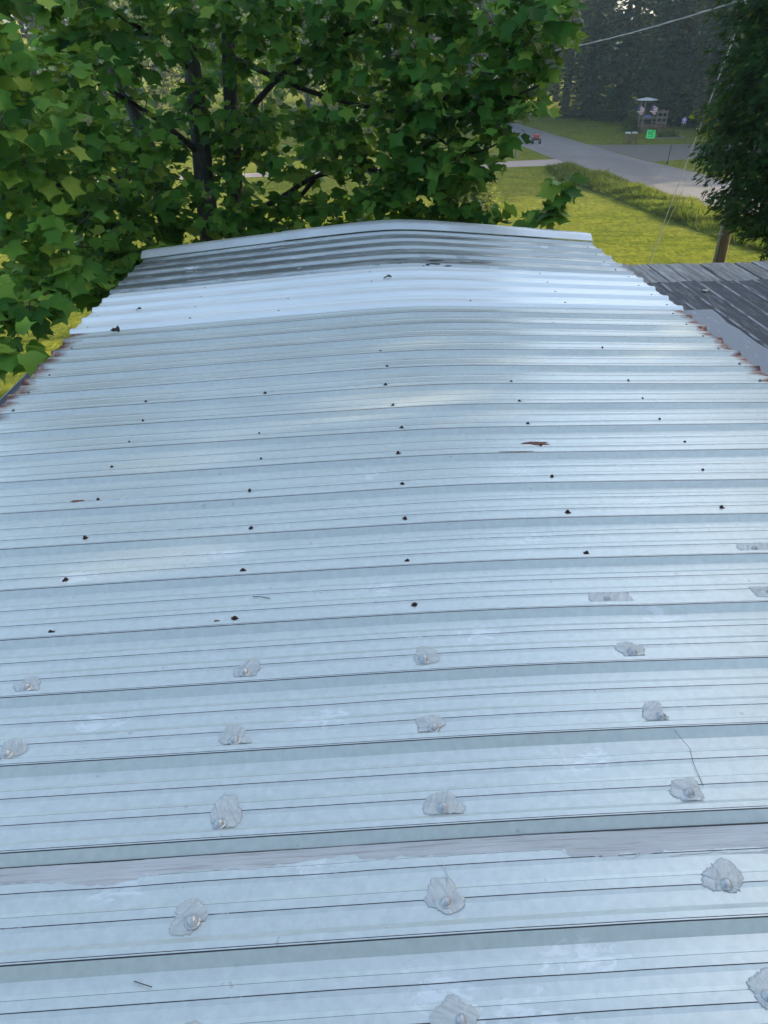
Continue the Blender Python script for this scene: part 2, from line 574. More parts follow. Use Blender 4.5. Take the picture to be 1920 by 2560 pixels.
def patch(cx, cy, rx, ry, seed, name, mat, parent, lift=.0016, dome=.0010, rough=.22, shift=(0, 0), ymin=None, square=False):
    r = np.random.default_rng(seed)
    n = 84
    ts = [0, .14, .28, .42, .56, .70, .83, .945, 1.0]
    m = len(ts) - 1
    ang = np.linspace(0, 2 * np.pi, n, endpoint=False)
    rad = 1 + rough * (np.sin(ang * 2 + r.uniform(0, 6)) * .6 + np.sin(ang * 3 + r.uniform(0, 6)) * .5 + np.sin(ang * 5 + r.uniform(0, 6)) * .3) + r.normal(0, rough * .20, n)
    if square:
        rad = rad / np.maximum(np.abs(np.cos(ang)), np.abs(np.sin(ang))) ** .85
    ridge = r.normal(0, 1, n)
    br = r.uniform(-.9, .9)
    V = [(cx, cy, 0)]
    F = []
    for j in range(1, m + 1):
        t = ts[j]
        for i in range(n):
            x = cx + shift[0] * t + rx * t * rad[i] * math.cos(ang[i])
            y = cy + shift[1] * t + ry * t * rad[i] * math.sin(ang[i])
            if ymin is not None:
                y = max(y, ymin + .0008 * math.sin(i))
            V.append((x, y, 0))
    out = []
    for idx, (x, y, _) in enumerate(V):
        t = 0 if idx == 0 else ts[(idx - 1) // n + 1]
        i = 0 if idx == 0 else (idx - 1) % n
        u = (x - cx) * math.cos(br) + (y - cy) * math.sin(br)
        hgt = dome * (1 - t ** 3) + (.0004 * ridge[i] * t + .00035 * math.sin(u * 1500 + 3 * math.sin(u * 300 + seed)) * (1 - t ** 6) * min(1, 2 * t)) * min(1, dome / .001)
        out.append((x, y, zroof(x, y) + surf(y) + lift * (1 if t < 1 else .35) + max(hgt, 0)))
    for i in range(n):
        F.append((0, 1 + i, 1 + (i + 1) % n))
    for j in range(m - 1):
        for i in range(n):
            a = 1 + j * n
            F.append((a + i, a + n + i, a + n + (i + 1) % n, a + (i + 1) % n))
    edge = [1 if q >= len(F) - n else 0 for q in range(len(F))]
    return mesh_obj(name, out, F, [mat, M['sealant_edge'] if mat in SEAL else mat], parent, edge, smooth=True)

PROF = profile(RIB_NEAR, -4.9, 4.44)
PY = np.array([p[0] for p in PROF])
PZ = np.array([p[1] for p in PROF])
def surf(y):
    return float(np.interp(y, PY, PZ))

for i, (x, y) in enumerate(SEALED):
    rib = max(r for r in RIB_NEAR if r <= y)
    yy = max(y, rib + .046) if y > .6 else y
    ry = random.uniform(.027, .036)
    sh = (random.uniform(-.012, .012), random.uniform(.004, .016))
    if i == 8:
        ry, sh = .045, (.012, .030)
    patch(x, yy, random.uniform(.029, .041), ry, 40 + i, 'sealant_patch', SEAL[(i * 5) % 4], near, shift=sh, ymin=rib + .0365 if y > .6 else None)
    place('screw', me_dome, near, (x, yy, zroof(x, yy) + .0025), random.random() * 6, random.uniform(.95, 1.2))
for i, (x, y) in enumerate(FLAT):
    rib = max(r for r in RIB_NEAR if r <= y)
    yy = max(y, rib + .050)
    patch(x + .012, yy + .004, .062, .023, 90 + i, 'sealant_patch', SEAL[1], near, lift=.0012, dome=.0004, rough=.05, square=True, ymin=rib + .037)
    place('screw', me_dome, near, (x, yy, zroof(x, yy) + .001), random.random() * 6, .85)

# long brushed sealant strip on the near face of one rib
def seal_strip():  # laid on the pan at the foot of the rib
    r = np.random.default_rng(3)
    yb = .922
    xs = np.linspace(LX + .02, RX - .02, 240)
    low = .068 + .010 * np.sin(xs * 2.1 + 1) + .007 * np.sin(xs * 6.3) + .004 * np.sin(xs * 19) + r.normal(0, .0022, len(xs))
    step = np.where((xs > -.6) & (xs < -.42), -.012, 0) + np.where(xs < -.9, .01, 0) + np.where((xs > .2), .006, 0)
    low = low + step - .010
    low = low - .018 + .004 * np.sign(np.sin(xs * 3.7))
    ts = [0, .06, .2, .4, .7, 1.0]
    V, F = [], []
    for i, x in enumerate(xs):
        for t in ts:
            y = yb - .0222 - t * low[i]
            V.append((x, y, zroof(x, y) + surf(y) + (.0018 if t < 1 else .0004)))
    k = len(ts)
    for i in range(len(xs) - 1):
        for j in range(k - 1):
            F.append((i * k + j, i * k + j + 1, (i + 1) * k + j + 1, (i + 1) * k + j))
    o = mesh_obj('sealant_strip', V, F, [M['strip'], M['dirt']], near, [1 if i % (k - 1) == 0 else 0 for i in range(len(F))], smooth=True)
    return o
seal_strip()
patch(.33, 2.61, .055, .018, 7, 'rust_patch', M['rust'], near, lift=.0006, dome=.0001, rough=.3)
patch(.225, 2.508, .060, .0035, 8, 'rust_patch', M['rust'], near, lift=.0008, dome=.0001, rough=.3)
patch(-1.43, 2.352, .028, .006, 9, 'rust_patch', M['rust'], near, lift=.0006, dome=.0001, rough=.3)
patch(-.815, 1.622, .009, .006, 10, 'rust_patch', M['rust'], near, lift=.0006, dome=.0001, rough=.3)

# ---------------------------------------------------------------- porch roof beside the house
def weathered_wood():
    t = NT('weathered_boards')
    a = t.n('ShaderNodeAttribute', _attribute_name='tint')
    gr = t.noise(5, t.coord((7, .5, 1)), 8, .75, .6)
    gr2 = t.noise(28, t.coord((3, .2, 1)), 4, .7)
    c = t.ramp(gr, [(.36, (.055, .047, .038)), (.5, (.28, .265, .225)), (.64, (.53, .51, .45))])
    c = t.mix(t.step(gr2, .5, .3), c, (.08, .075, .072))
    c = t.mix(.35, c, t.ramp(a.outputs['Fac'], [(0, (.15, .135, .12)), (.5, (.24, .235, .225)), (1, (.34, .34, .33))]))
    t.bump(gr, .4, .006)
    return t.set(c, .8)
def felt():
    t = NT('roofing_felt')
    gr = t.noise(5, t.coord((8, .8, 1)), 7, .7, .3)
    n2 = t.noise(3, t.coord(), 5, .6)
    a = t.n('ShaderNodeAttribute', _attribute_name='tint')
    c = t.ramp(n2, [(.3, (.026, .030, .033)), (.7, (.058, .064, .066))])
    m = t.math('MULTIPLY', t.step(gr, .50, .66), .7)
    c = t.mix(m, c, (.20, .21, .21))
    m2 = t.math('MULTIPLY', a.outputs['Fac'], t.step(t.noise(4, t.coord((3, 1.2, 1)), 4), .42, .56))
    c = t.mix(m2, c, (.30, .30, .29))
    t.bump(gr, .4, .006)
    return t.set(c, .75)
def mineral_strip():
    t = NT('grey_flashing')
    n2 = t.noise(120, t.coord(), 3, .7)
    sc = t.noise(14, t.coord((2.5, .5, 1)), 5, .6)
    c = t.ramp(n2, [(.3, (.22, .23, .235)), (.7, (.33, .34, .34))])
    c = t.mix(t.step(sc, .64, .70), c, (.48, .49, .49))
    return t.set(c, .7)
porch = empty('porch_roof', (3.4, 2.5, GZ), 'low board roof beside the metal roof, partly covered with black felt', 'porch roof')
PZ0 = -.285
def boards():
    V, F, T = [], [], []
    x = 1.52
    r = np.random.default_rng(9)
    while x < 7.2:
        wd = .138 + r.uniform(-.004, .004)
        y1 = 6.24 + r.uniform(-.02, .02)
        z1 = PZ0 + r.uniform(-.004, .003)
        b = len(V)
        tl = r.uniform(-.006, .006)
        for yy in (-3.0, y1):
            V += [(x, yy, z1 - .035), (x + wd, yy, z1 - .035), (x + wd, yy, z1 + tl - .003), (x + wd - .005, yy, z1 + tl), (x + .005, yy, z1), (x, yy, z1 - .003)]
        for j in range(6):
            F.append((b + j, b + (j + 1) % 6, b + 6 + (j + 1) % 6, b + 6 + j))
        F.append(tuple(b + j for j in reversed(range(6))))
        F.append(tuple(b + 6 + j for j in range(6)))
        T += [r.uniform(0, 1)] * 8
        x += wd + r.uniform(.008, .014)
    o = mesh_obj('board_deck', V, F, M['boards'], porch)
    a = o.data.attributes.new('tint', 'FLOAT', 'FACE')
    a.data.foreach_set('value', T)
    return o
M['boards'] = weathered_wood()
M['felt'] = felt()
M['mineral'] = mineral_strip()
boards()
def felt_sheet():
    # thin felt moulded over the boards: a soft raised line at each joint
    xs = []
    x = 1.50
    while x < 7.15:
        xs += [(x, 0, 0), (x + .045, 0, 0), (x + .060, .004, 1), (x + .070, .006, 1), (x + .080, .004, 1), (x + .095, 0, 0)]
        x += .1485
    ys = list(np.linspace(-3.0, 5.69, 40))
    V, F, T = [], [], []
    r = np.random.default_rng(2)
    for j, y in enumerate(ys):
        for i, (x, dz, tt) in enumerate(xs):
            yy = y + (.012 * math.sin(x * 9) + .01 * math.sin(x * 23) if j == len(ys) - 1 else 0)
            V.append((x, yy, PZ0 + .0075 + dz + .0012 * math.sin(7 * y + 3 * x)))
    k = len(xs)
    for j in range(len(ys) - 1):
        for i in range(k - 1):
            F.append((j * k + i, j * k + i + 1, (j + 1) * k + i + 1, (j + 1) * k + i))
            T.append(1.0 if (xs[i][2] and xs[i + 1][2]) else 0.0)
    o = mesh_obj('felt_cover', V, F, M['felt'], porch)
    a = o.data.attributes.new('tint', 'FLOAT', 'FACE')
    a.data.foreach_set('value', T)
    return o
felt_sheet()
def flashing():
    V, F = [], []
    ys = np.linspace(-3.0, 4.97, 60)
    for i, y in enumerate(ys):
        e = 2.13 + .012 * math.sin(y * 5) + .01 * math.sin(y * 17)
        yy = y if i < 59 else y
        for x in (1.50, 1.7, 1.9, e - .03, e):
            V.append((x, yy + (.02 * (x - 1.7) if i == 59 else 0), PZ0 + .019 + (.0 if x < e - .01 else -.004)))
    for i in range(59):
        for j in range(4):
            F.append((i * 5 + j, i * 5 + j + 1, i * 5 + j + 6, i * 5 + j + 5))
    return mesh_obj('flashing_strip', V, F, M['mineral'], porch)
flashing()
g = Geo()
for (xx, yy) in ((6.9, 6.0), (4.2, 6.0), (6.9, -2.6)):
    g.box((xx, yy, (GZ + PZ0 - .04) / 2), (.12, .12, PZ0 - .04 - GZ))
g.obj('post', M['boards'], porch)

# ---------------------------------------------------------------- litter on the roof
def tulip_leaf_geo(fold=.15, curl=.1):
    half = [(.20, -.035), (.37, .05), (.45, .20), (.57, .43), (.40, .52), (.385, .70), (.47, .98), (.22, .85)]
    c = [(0, 0), (0, .40), (0, .79)]
    pts = c + half + [(-x, y) for x, y in half]
    V = np.array([(x, y, fold * abs(x) - curl * (y - .3) ** 2 + .05 * math.sin(7 * y) * x) for x, y in pts])
    F = []
    for b, sw in ((3, False), (11, True)):
        h = [b + k for k in range(8)]
        T = [(0, h[0], h[1]), (0, h[1], 1), (h[1], h[2], 1), (h[2], h[3], h[4]), (h[2], h[4], 1), (1, h[4], h[5]), (1, h[5], h[7]), (h[5], h[6], h[7]), (1, h[7], 2)]
        F += [(a, c2, b2) if sw else (a, b2, c2) for a, b2, c2 in T]
    return V, np.array(F)
M['deadleaf'] = simple('dead_leaf', (.05, .035, .022), .8, 0, .5, 60)
M['freshleaf'] = simple('fresh_leaf', (.06, .11, .035), .5, 0, .4, 60)
M['twig'] = simple('dry_twig', (.06, .045, .035), .9, 0, .4, 80)
def litter(x, y, size, rz, mat, label, lift, fold=.9):
    V, F = tulip_leaf_geo(fold, .8)
    zr = zroof(x, y) + lift
    c, s = math.cos(rz), math.sin(rz)
    W = [(x + size * (vx * c * .55 - (vy - .4) * s), y + size * (vx * s * .55 + (vy - .4) * c), zr + .004 + size * max(0, vz + .15)) for vx, vy, vz in V]
    o = mesh_obj('fallen_leaf', W, F.tolist(), mat)
    return tag(o, label, 'leaf')
litter(-1.80, 4.35, .06, 1.0, M['deadleaf'], 'dark curled dead leaf on the grey roof just below the white sheet', .002)
litter(-.14, 5.02, .06, 1.45, M['freshleaf'], 'small green leaf lying flat on the white roof sheet near its middle', .004, .3)
litter(-1.77, 4.80, .035, 1.5, M['deadleaf'], 'small dark leaf with a stalk on the white roof sheet near the gutter side', .004, .5)
def flat_leaf(x, y, z, size, rz, mat, label):
    V, F = tulip_leaf_geo(.2, .3)
    c, s_ = math.cos(rz), math.sin(rz)
    W = [(x + size * (vx * c - (vy - .4) * s_), y + size * (vx * s_ + (vy - .4) * c), z + .003 + size * max(0, vz + .08)) for vx, vy, vz in V]
    return tag(mesh_obj('fallen_leaf', W, F.tolist(), mat), label, 'leaf')
M['paleleaf'] = simple('pale_dry_leaf', (.50, .48, .33), .7, 0, .3, 60)
flat_leaf(2.26, 5.42, PZ0 + .0095, .05, .7, M['paleleaf'], 'tiny pale leaf lying on the black felt of the porch roof')
def twig(pts, label, r=.0012, m=None):
    g = Geo().tube([(x, y, zroof(x, y) + surf(y) + z) for x, y, z in pts], r, 5)
    tag(g.obj('twig', m or M['twig']), label, 'twig')
twig([(-.72, 1.72, .003), (-.695, 1.713, .006), (-.668, 1.707, .003)], 'short dark twig on the pan above the screw with a rust chip')
twig([(.322, 1.135, .0025), (.343, 1.09, .004), (.336, 1.05, .003), (.333, .99, .004)], 'long thin bent grass stem ending at a round sealant patch', .0005)
twig([(-.825, .665, .003), (-.79, .652, .004)], 'straight dark bit of twig on the lowest roof pan', .0008)
twig([(-.256, .845, .003), (-.250, .83, .005), (-.248, .815, .004), (-.253, .80, .003)], 'pale curled grass blade lying above a sealed screw', .0009, M['sealant'])

# ---------------------------------------------------------------- ground
def lawn_mat():
    t = NT('lawn_grass')
    big = t.noise(.18, t.coord(), 4)
    med = t.noise(1.3, t.coord((.7, 2.2, 1)), 6, .7)
    fine = t.noise(6.5, t.coord((1.1, .5, 1)), 7, .8)
    c = t.ramp(med, [(.36, (.060, .088, .014)), (.64, (.165, .178, .024))])
    c = t.mix(t.step(big, .4, .65), c, t.mix(.6, c, (.145, .150, .034)))
    c = t.mix(t.math('MULTIPLY', t.step(fine, .58, .40), .7), c, (.035, .055, .006))
    c = t.mix(t.math('MULTIPLY', t.step(t.noise(8, t.coord((1, .5, 1), loc=(5, 2, 0)), 4), .60, .68), .6), c, (.22, .22, .06))
    t.bump(fine, .9, .06)
    return t.set(c, .95, 0, 0.0)
def asphalt():
    t = NT('asphalt')
    fine = t.noise(55, t.coord(), 4, .7)
    big = t.noise(.5, t.coord((1, .35, 1)), 5, .6)
    c = t.ramp(fine, [(.3, (.062, .063, .065)), (.7, (.108, .109, .111))])
    c = t.mix(t.step(big, .42, .62), c, t.mix(.5, c, (.145, .143, .14)))
    cr = t.n('ShaderNodeTexVoronoi', _feature='DISTANCE_TO_EDGE')
    cr.inputs['Scale'].default_value = .32
    t.link(t.coord((1, .8, 1)), cr.inputs['Vector'])
    c = t.mix(t.math('MULTIPLY', t.step(cr.outputs['Distance'], .010, .004), .5), c, (.05, .05, .05))
    t.bump(fine, .4, .01)
    return t.set(c, .85)
M['lawn'] = lawn_mat()
M['asphalt'] = asphalt()
M['gravel'] = simple('gravel', (.105, .098, .085), .95, 0, .55, 14, bump=.5)
M['driveway'] = simple('driveway_gravel', (.26, .225, .21), .95, 0, .4, 9, bump=.4)
def ground():
    n = 60
    lim = 500
    t = np.linspace(-1, 1, n + 1)
    ax = lim * np.sign(t) * np.abs(t) ** 3
    V, F = [], []
    for y in ax:
        for x in ax:
            V.append((x + 5, y + 25, GZ))
    for j in range(n):
        for i in range(n):
            a = j * (n + 1) + i
            F.append((a, a + 1, a + n + 2, a + n + 1))
    return structure(mesh_obj('lawn', V, F, M['lawn']))
ground()
def strip(name, Lp, Rp, mat, z, m=3):
    V, F = [], []
    for (a, b) in zip(Lp, Rp):
        for k in range(m + 1):
            f = k / m
            V.append((a[0] * (1 - f) + b[0] * f, a[1] * (1 - f) + b[1] * f, GZ + z))
    k = m + 1
    for i in range(len(Lp) - 1):
        for j in range(m):
            F.append((i * k + j, i * k + j + 1, (i + 1) * k + j + 1, (i + 1) * k + j))
    return structure(mesh_obj(name, V, F, mat))
roadL = [(20.5, -20), (18.4, 8), (17.0, 20), (15.75, 29), (14.96, 32.2), (14.5, 34.2), (14.07, 36.8), (13.3, 41), (12.45, 44.5), (11.75, 48.2), (11.2, 53.5), (10.4, 62), (8.8, 75), (5.5, 92), (0, 112)]
roadR = [(26.0, -20), (23.6, 8), (21.6, 20), (20.3, 29), (19.6, 32.2), (19.2, 34.2), (18.6, 36.8), (17.8, 41.5), (16.75, 45.8), (16.2, 49), (15.6, 53.5), (14.4, 62), (12.8, 75), (9.6, 92), (4.2, 113)]
strip('gravel_drive', [(12.5, 44.9), (8, 44.6), (2.6, 43.9), (-3.2, 43.5), (-16, 43.2), (-40, 44)], [(12.2, 47.2), (8, 46.7), (2.6, 45.6), (-3.3, 44.9), (-16, 44.7), (-40, 45.6)], M['driveway'], .004)
strip('gravel_verge', [(15.6, 53.2), (16.05, 50.5), (16.7, 47), (17.0, 45.2)], [(18.6, 52.6), (22.4, 52.2), (28, 50.2), (26, 47.6)], M['gravel'], .008)
strip('road', roadL, roadR, M['asphalt'], .012, 4)

# hills that close the view
def hills():
    V, F = [], []
    n = 90
    for i in range(n + 1):
        a = math.radians(-80 + 160 * i / n)
        h = 15 + 5 * math.sin(i * .31) + 3 * math.sin(i * .83 + 2)
        for (rd, z) in ((170, 0), (200, h * .6), (240, h), (320, h * .7)):
            V.append((rd * math.sin(a), rd * math.cos(a), GZ + z - (.05 if z == 0 else 0)))
    for i in range(n):
        for j in range(3):
            F.append((i * 4 + j, (i + 1) * 4 + j, (i + 1) * 4 + j + 1, i * 4 + j + 1))
    t = NT('wooded_hill')
    n1 = t.noise(.25, t.coord((1, 1, 1)), 6, .7)
    t.bump(n1, 1.0, 3.0)
    c = t.ramp(n1, [(.3, (.02, .04, .012)), (.55, (.05, .085, .02)), (.75, (.10, .13, .03))])
    return structure(mesh_obj('hills', V, F, t.set(c, .9, 0, .1), smooth=True))
hills()

# ---------------------------------------------------------------- leaves and trees
def leaf_mat(name, stops, back, trans=.4, rough=.5, spec=.15):
    t = NT(name)
    a = t.n('ShaderNodeAttribute', _attribute_name='tint')
    c = t.ramp(a.outputs['Fac'], stops)
    geo = t.n('ShaderNodeNewGeometry')
    c2 = t.mix(geo.outputs['Backfacing'], c, t.mix(.55, c, back))
    t.set(c2, rough, 0, spec)
    tr = t.n('ShaderNodeBsdfTranslucent')
    hs = t.mix(.5, c, (.20, .30, .02))
    t.link(hs, tr.inputs['Color'])
    mx = t.n('ShaderNodeMixShader')
    mx.inputs[0].default_value = trans
    t.link(t.p.outputs[0], mx.inputs[1])
    t.link(tr.outputs[0], mx.inputs[2])
    t.link(mx.outputs[0], t.out.inputs['Surface'])
    return t.m
M['tulip'] = leaf_mat('tulip_leaf', [(0, (.017, .072, .012)), (.38, (.050, .165, .022)), (.72, (.120, .28, .038)), (1, (.27, .40, .06))], (.085, .18, .05), .40)
M['maple'] = leaf_mat('maple_leaf', [(0, (.008, .028, .006)), (.6, (.018, .055, .009)), (1, (.06, .125, .017))], (.018, .04, .014), .22, .6, .06)
M['far_leaf'] = leaf_mat('far_leaf', [(0, (.022, .05, .016)), (.5, (.045, .09, .026)), (1, (.10, .13, .03))], (.05, .08, .02), .25, .7, .05)
M['pale_leaf'] = leaf_mat('pale_leaf', [(0, (.09, .12, .03)), (.5, (.18, .21, .05)), (1, (.30, .30, .09))], (.12, .14, .05), .35, .7, .05)  # brightened so the colour itself carries sunlight on the far trees
M['needle'] = leaf_mat('needle', [(0, (.012, .030, .018)), (.6, (.022, .052, .030)), (1, (.04, .08, .04))], (.02, .04, .02), .1, .8, .03)
def bark():
    t = NT('bark')
    n1 = t.noise(14, t.coord((2, 2, .5)), 7, .65)
    n2 = t.noise(4, t.coord((1, 1, 1)), 4)
    c = t.ramp(n1, [(.3, (.035, .033, .03)), (.7, (.10, .095, .085))])
    c = t.mix(t.step(n2, .5, .7), c, (.10, .12, .09))
    t.bump(n1, .5, .02)
    return t.set(c, .9)
M['bark'] = bark()
M['darkbark'] = simple('dark_bark', (.045, .037, .03), .9, 0, .5, 20)

def unit(v):
    return v / np.maximum(np.linalg.norm(v, axis=-1, keepdims=True), 1e-6)

def leaf_cloud(base, axis, normal, size, LV, LF, rg, stalk=.5):
    """instances of a leaf outline at base, growing along axis; returns V, F(tris)"""
    N = len(base)
    y = unit(axis)
    x = unit(np.cross(y, normal))
    z = np.cross(x, y)
    k = len(LV)
    fold = rg.uniform(-.3, 2.2, (N, 1))
    bend = rg.uniform(-1.2, 2.2, (N, 1))
    lx = LV[None, :, 0] * rg.uniform(.82, 1.1, (N, 1))
    ly = LV[None, :, 1] * np.ones((N, 1))
    lz = np.abs(LV[None, :, 0]) ** 1.3 * .36 * fold - .30 * bend * (ly - .25) ** 2
    V = base[:, None, :] + size[:, None, None] * (lx[..., None] * x[:, None, :] + ly[..., None] * y[:, None, :] + lz[..., None] * z[:, None, :])
    F = (LF[None] + (np.arange(N) * k)[:, None, None]).reshape(-1, 3)
    return V.reshape(-1, 3), F

class Skeleton:
    def __init__(self):
        self.g = Geo()
        self.nodes = []
        self.rad = []
    def limb(self, pts, r0, r1, n=8, sub=6):
        P = [Vector(p) for p in pts]
        out, rr = [], []
        m = (len(P) - 1) * sub
        for i in range(m + 1):
            t = i / sub
            a = min(int(t), len(P) - 2)
            f = t - a
            p0, p1, p2, p3 = P[max(a - 1, 0)], P[a], P[a + 1], P[min(a + 2, len(P) - 1)]
            q = .5 * ((2 * p1) + (p2 - p0) * f + (2 * p0 - 5 * p1 + 4 * p2 - p3) * f * f + (3 * p1 - p0 - 3 * p2 + p3) * f ** 3)
            out.append(q)
            rr.append(r0 + (r1 - r0) * i / m)
        self.g.tube(out, rr, n)
        self.nodes += [tuple(q) for q in out]
        self.rad += rr
        return self
    def twigs(self, pts, rg, rmax=.016):
        pts = np.asarray(pts)
        nodes = np.array(self.nodes)
        d = np.sqrt(((pts[:, None] - nodes[None]) ** 2).sum(-1)).min(1)
        dirs = {}
        for i in np.argsort(d):
            p = pts[i]
            dd = np.sqrt(((nodes - p) ** 2).sum(1)) + np.maximum(0, nodes[:, 2] - p[2]) * .3
            j = int(np.argmin(dd))
            a = nodes[j]
            mid = (a + p) / 2 + np.array([rg.normal(0, .04), rg.normal(0, .04), rg.normal(.03, .05)]) * min(1, np.linalg.norm(p - a))
            L = np.linalg.norm(p - a)
            r0 = min(self.rad[j] * .75, .004 + .009 * L, rmax)
            self.g.tube([a, mid, p], [r0, (r0 + .003) / 2, .0025], 5, False)
            nodes = np.vstack([nodes, mid[None], p[None]])
            self.nodes += [tuple(mid), tuple(p)]
            self.rad += [(r0 + .003) / 2, .003]
            dirs[i] = (p - mid) / max(np.linalg.norm(p - mid), 1e-4)
        return np.array([dirs[i] for i in range(len(pts))])

TV, TF = tulip_leaf_geo(0, 0)
def tulip_tree():
    rg = np.random.default_rng(21)
    root = empty('tulip_tree', (-1.9, 9.2, GZ), 'big leafy tree with four lobed leaves and several dark trunks behind the metal roof', 'tree')
    def trunk(pts, r0, r1):
        s = Skeleton()
        s.limb(pts, r0, r1, 14, 8)
        s.g.obj('trunk', M['bark'], root, smooth=True)
        return s
    t1 = trunk([(-1.95, 9.15, GZ), (-2.02, 9.0, -2.5), (-2.0, 9.0, -.6), (-1.95, 9.0, .64), (-1.92, 9.0, 1.7), (-1.8, 8.95, 4), (-1.7, 8.9, 6.5)], .16, .035)
    t2 = trunk([(-1.6, 9.5, GZ), (-1.72, 9.2, -2.5), (-1.69, 9.1, -.56), (-1.60, 9.05, .64), (-1.5, 9.0, 1.69), (-1.2, 9.0, 3.6), (-.9, 9.0, 5.6)], .13, .03)
    t3 = trunk([(-2.3, 9.0, GZ), (-2.40, 9.0, -2.5), (-2.42, 8.9, -.64), (-2.45, 8.85, .0), (-2.50, 8.8, .5), (-2.75, 8.6, 1.5), (-3.2, 8.2, 3.2)], .16, .03)
    sk = Skeleton()
    for t in (t1, t2, t3):
        sk.nodes += t.nodes[12:]
        sk.rad += t.rad[12:]
    sk.limb([(-1.70, 9.1, -.34), (-1.42, 9.0, -.27), (-1.12, 8.9, -.13), (-.72, 8.7, .10), (-.2, 8.4, .20), (.5, 8.0, .15)], .042, .012)
    sk.limb([(-1.75, 9.1, -.75), (-1.35, 9.0, -.50), (-1.0, 8.9, -.20), (-.74, 8.75, .06)], .034, .022)
    sk.limb([(-1.58, 9.05, .55), (-1.1, 8.9, .98), (-.6, 8.7, 1.28), (.1, 8.3, 1.5), (.9, 7.6, 1.45)], .035, .012)
    sk.limb([(-1.5, 9.0, 1.2), (-.7, 8.6, .9), (.2, 8.0, .75), (.9, 7.4, .85), (1.25, 7.05, 1.0)], .030, .008)
    sk.limb([(-.2, 8.4, .20), (.4, 7.9, -.10), (.95, 7.3, -.22), (1.3, 7.0, -.04), (1.46, 6.96, .06), (1.54, 6.96, .26)], .016, .006)
    sk.limb([(.2, 8.0, .75), (.7, 7.5, .45), (1.05, 7.1, .62)], .014, .006)
    sk.limb([(-1.97, 9.0, .30), (-2.2, 8.6, .62), (-2.45, 7.9, .95), (-2.6, 7.0, 1.2)], .034, .012)
    sk.limb([(-2.45, 8.85, .0), (-2.6, 8.3, .20), (-2.75, 7.5, .25), (-2.75, 6.6, .40), (-2.75, 5.9, .50)], .032, .010)
    sk.limb([(-2.42, 8.9, -.5), (-2.6, 8.4, -.35), (-2.75, 7.4, -.25), (-2.7, 6.2, -.25), (-2.6, 5.0, -.22)], .03, .008)
    sk.limb([(-1.97, 9.0, 1.1), (-2.3, 8.3, 1.5), (-2.6, 7.3, 1.7), (-2.8, 6.3, 1.5)], .03, .010)
    sk.limb([(-1.6, 9.0, 1.6), (-.9, 8.6, 2.0), (0, 7.9, 2.1), (.9, 7.3, 1.9)], .03, .01)
    sk.limb([(-1.8, 8.95, 3), (-.8, 8.4, 3.6), (.3, 7.8, 3.9)], .03, .01)
    sk.limb([(-1.85, 8.95, 2.6), (-2.8, 8, 3.2), (-3.6, 7.2, 3.4)], .03, .01)
    sk.limb([(-1.85, 8.95, 2.2), (-2.2, 10, 2.8), (-2.4, 10.8, 3.0)], .03, .01)
    # foliage volumes: centre, radii, number of leaf whorls
    C = [((-2.85, 6.1, 1.05), (.60, .8, .60), 60), ((-2.80, 6.2, .40), (.50, .8, .45), 44), ((-2.78, 5.9, -.12), (.42, .9, .32), 36),
         ((-2.72, 4.9, -.28), (.34, .6, .16), 12), ((-2.75, 6.9, -.45), (.45, .8, .32), 34), ((-3.2, 7.4, .2), (.7, .9, .9), 60),
         ((-2.45, 7.6, .9), (.5, .8, .7), 58), ((-2.45, 7.9, -.1), (.7, .7, .5), 40),
         ((-1.25, 9.0, 1.0), (1.0, 1.0, .75), 84), ((-.9, 8.8, .30), (1.0, 1.0, .45), 52), ((-.1, 8.2, .75), (.75, .9, .7), 110),
         ((.45, 7.7, 1.15), (.60, .7, .40), 60), ((.60, 7.6, .55), (.50, .6, .50), 70), ((1.08, 7.1, .95), (.34, .45, .42), 36), ((1.12, 7.05, 1.45), (.38, .5, .28), 34),
         ((.35, 8.0, .10), (.65, .6, .32), 55), ((-.45, 8.6, -.25), (1.0, .6, .25), 34), ((.75, 7.4, -.12), (.35, .4, .18), 14),
         ((1.38, 6.98, -.02), (.14, .12, .10), 5), ((1.15, 7.05, -.17), (.18, .15, .06), 4), ((1.52, 6.98, .20), (.10, .10, .12), 5), ((-1.9, 9.3, .2), (.8, .6, .7), 30), ((-1.0, 10.4, .95), (1.4, .8, .9), 60), ((-3.2, 9.6, .5), (1.1, 1.0, 1.1), 80), ((-2.9, 8.4, -.3), (.6, .8, .5), 30),
         ((-3.0, 6.4, 1.75), (.6, .7, .3), 40), ((-2.3, 8.0, 1.55), (.8, .8, .45), 60), ((-1.1, 8.6, 1.65), (1.2, .9, .4), 90), ((.0, 8.0, 1.65), (.8, .8, .4), 60), ((-1.9, 8.3, -.15), (.7, .4, .4), 30), ((-1.2, 8.7, -.35), (.7, .4, .25), 20), ((-1.0, 8.4, 3.4), (2.4, 2.0, 1.6), 130), ((-3.4, 7.2, 2.6), (1.3, 1.8, 1.3), 60), ((.5, 7.8, 2.3), (1.0, .9, .8), 70)]
    pts, cen = [], []
    for c, r, n in C:
        for _ in range(n):
            while True:
                q = rg.uniform(-1, 1, 3)
                if (q ** 2).sum() < 1:
                    break
            p = np.array(c) + q * np.array(r)
            if p[1] < 6.9 and p[0] > -2.32 and p[2] < .45 and p[0] < 1.0:
                continue
            if p[1] < 7.4 and -2.3 < p[0] < 0:
                continue
            pts.append(p)
            cen.append(q)
    pts = np.array(pts)
    cen = np.array(cen)
    dirs = sk.twigs(pts, rg)
    sk.g.obj('branch', M['darkbark'], root)
    B, A, Nn, S, T = [], [], [], [], []
    pet = Geo()
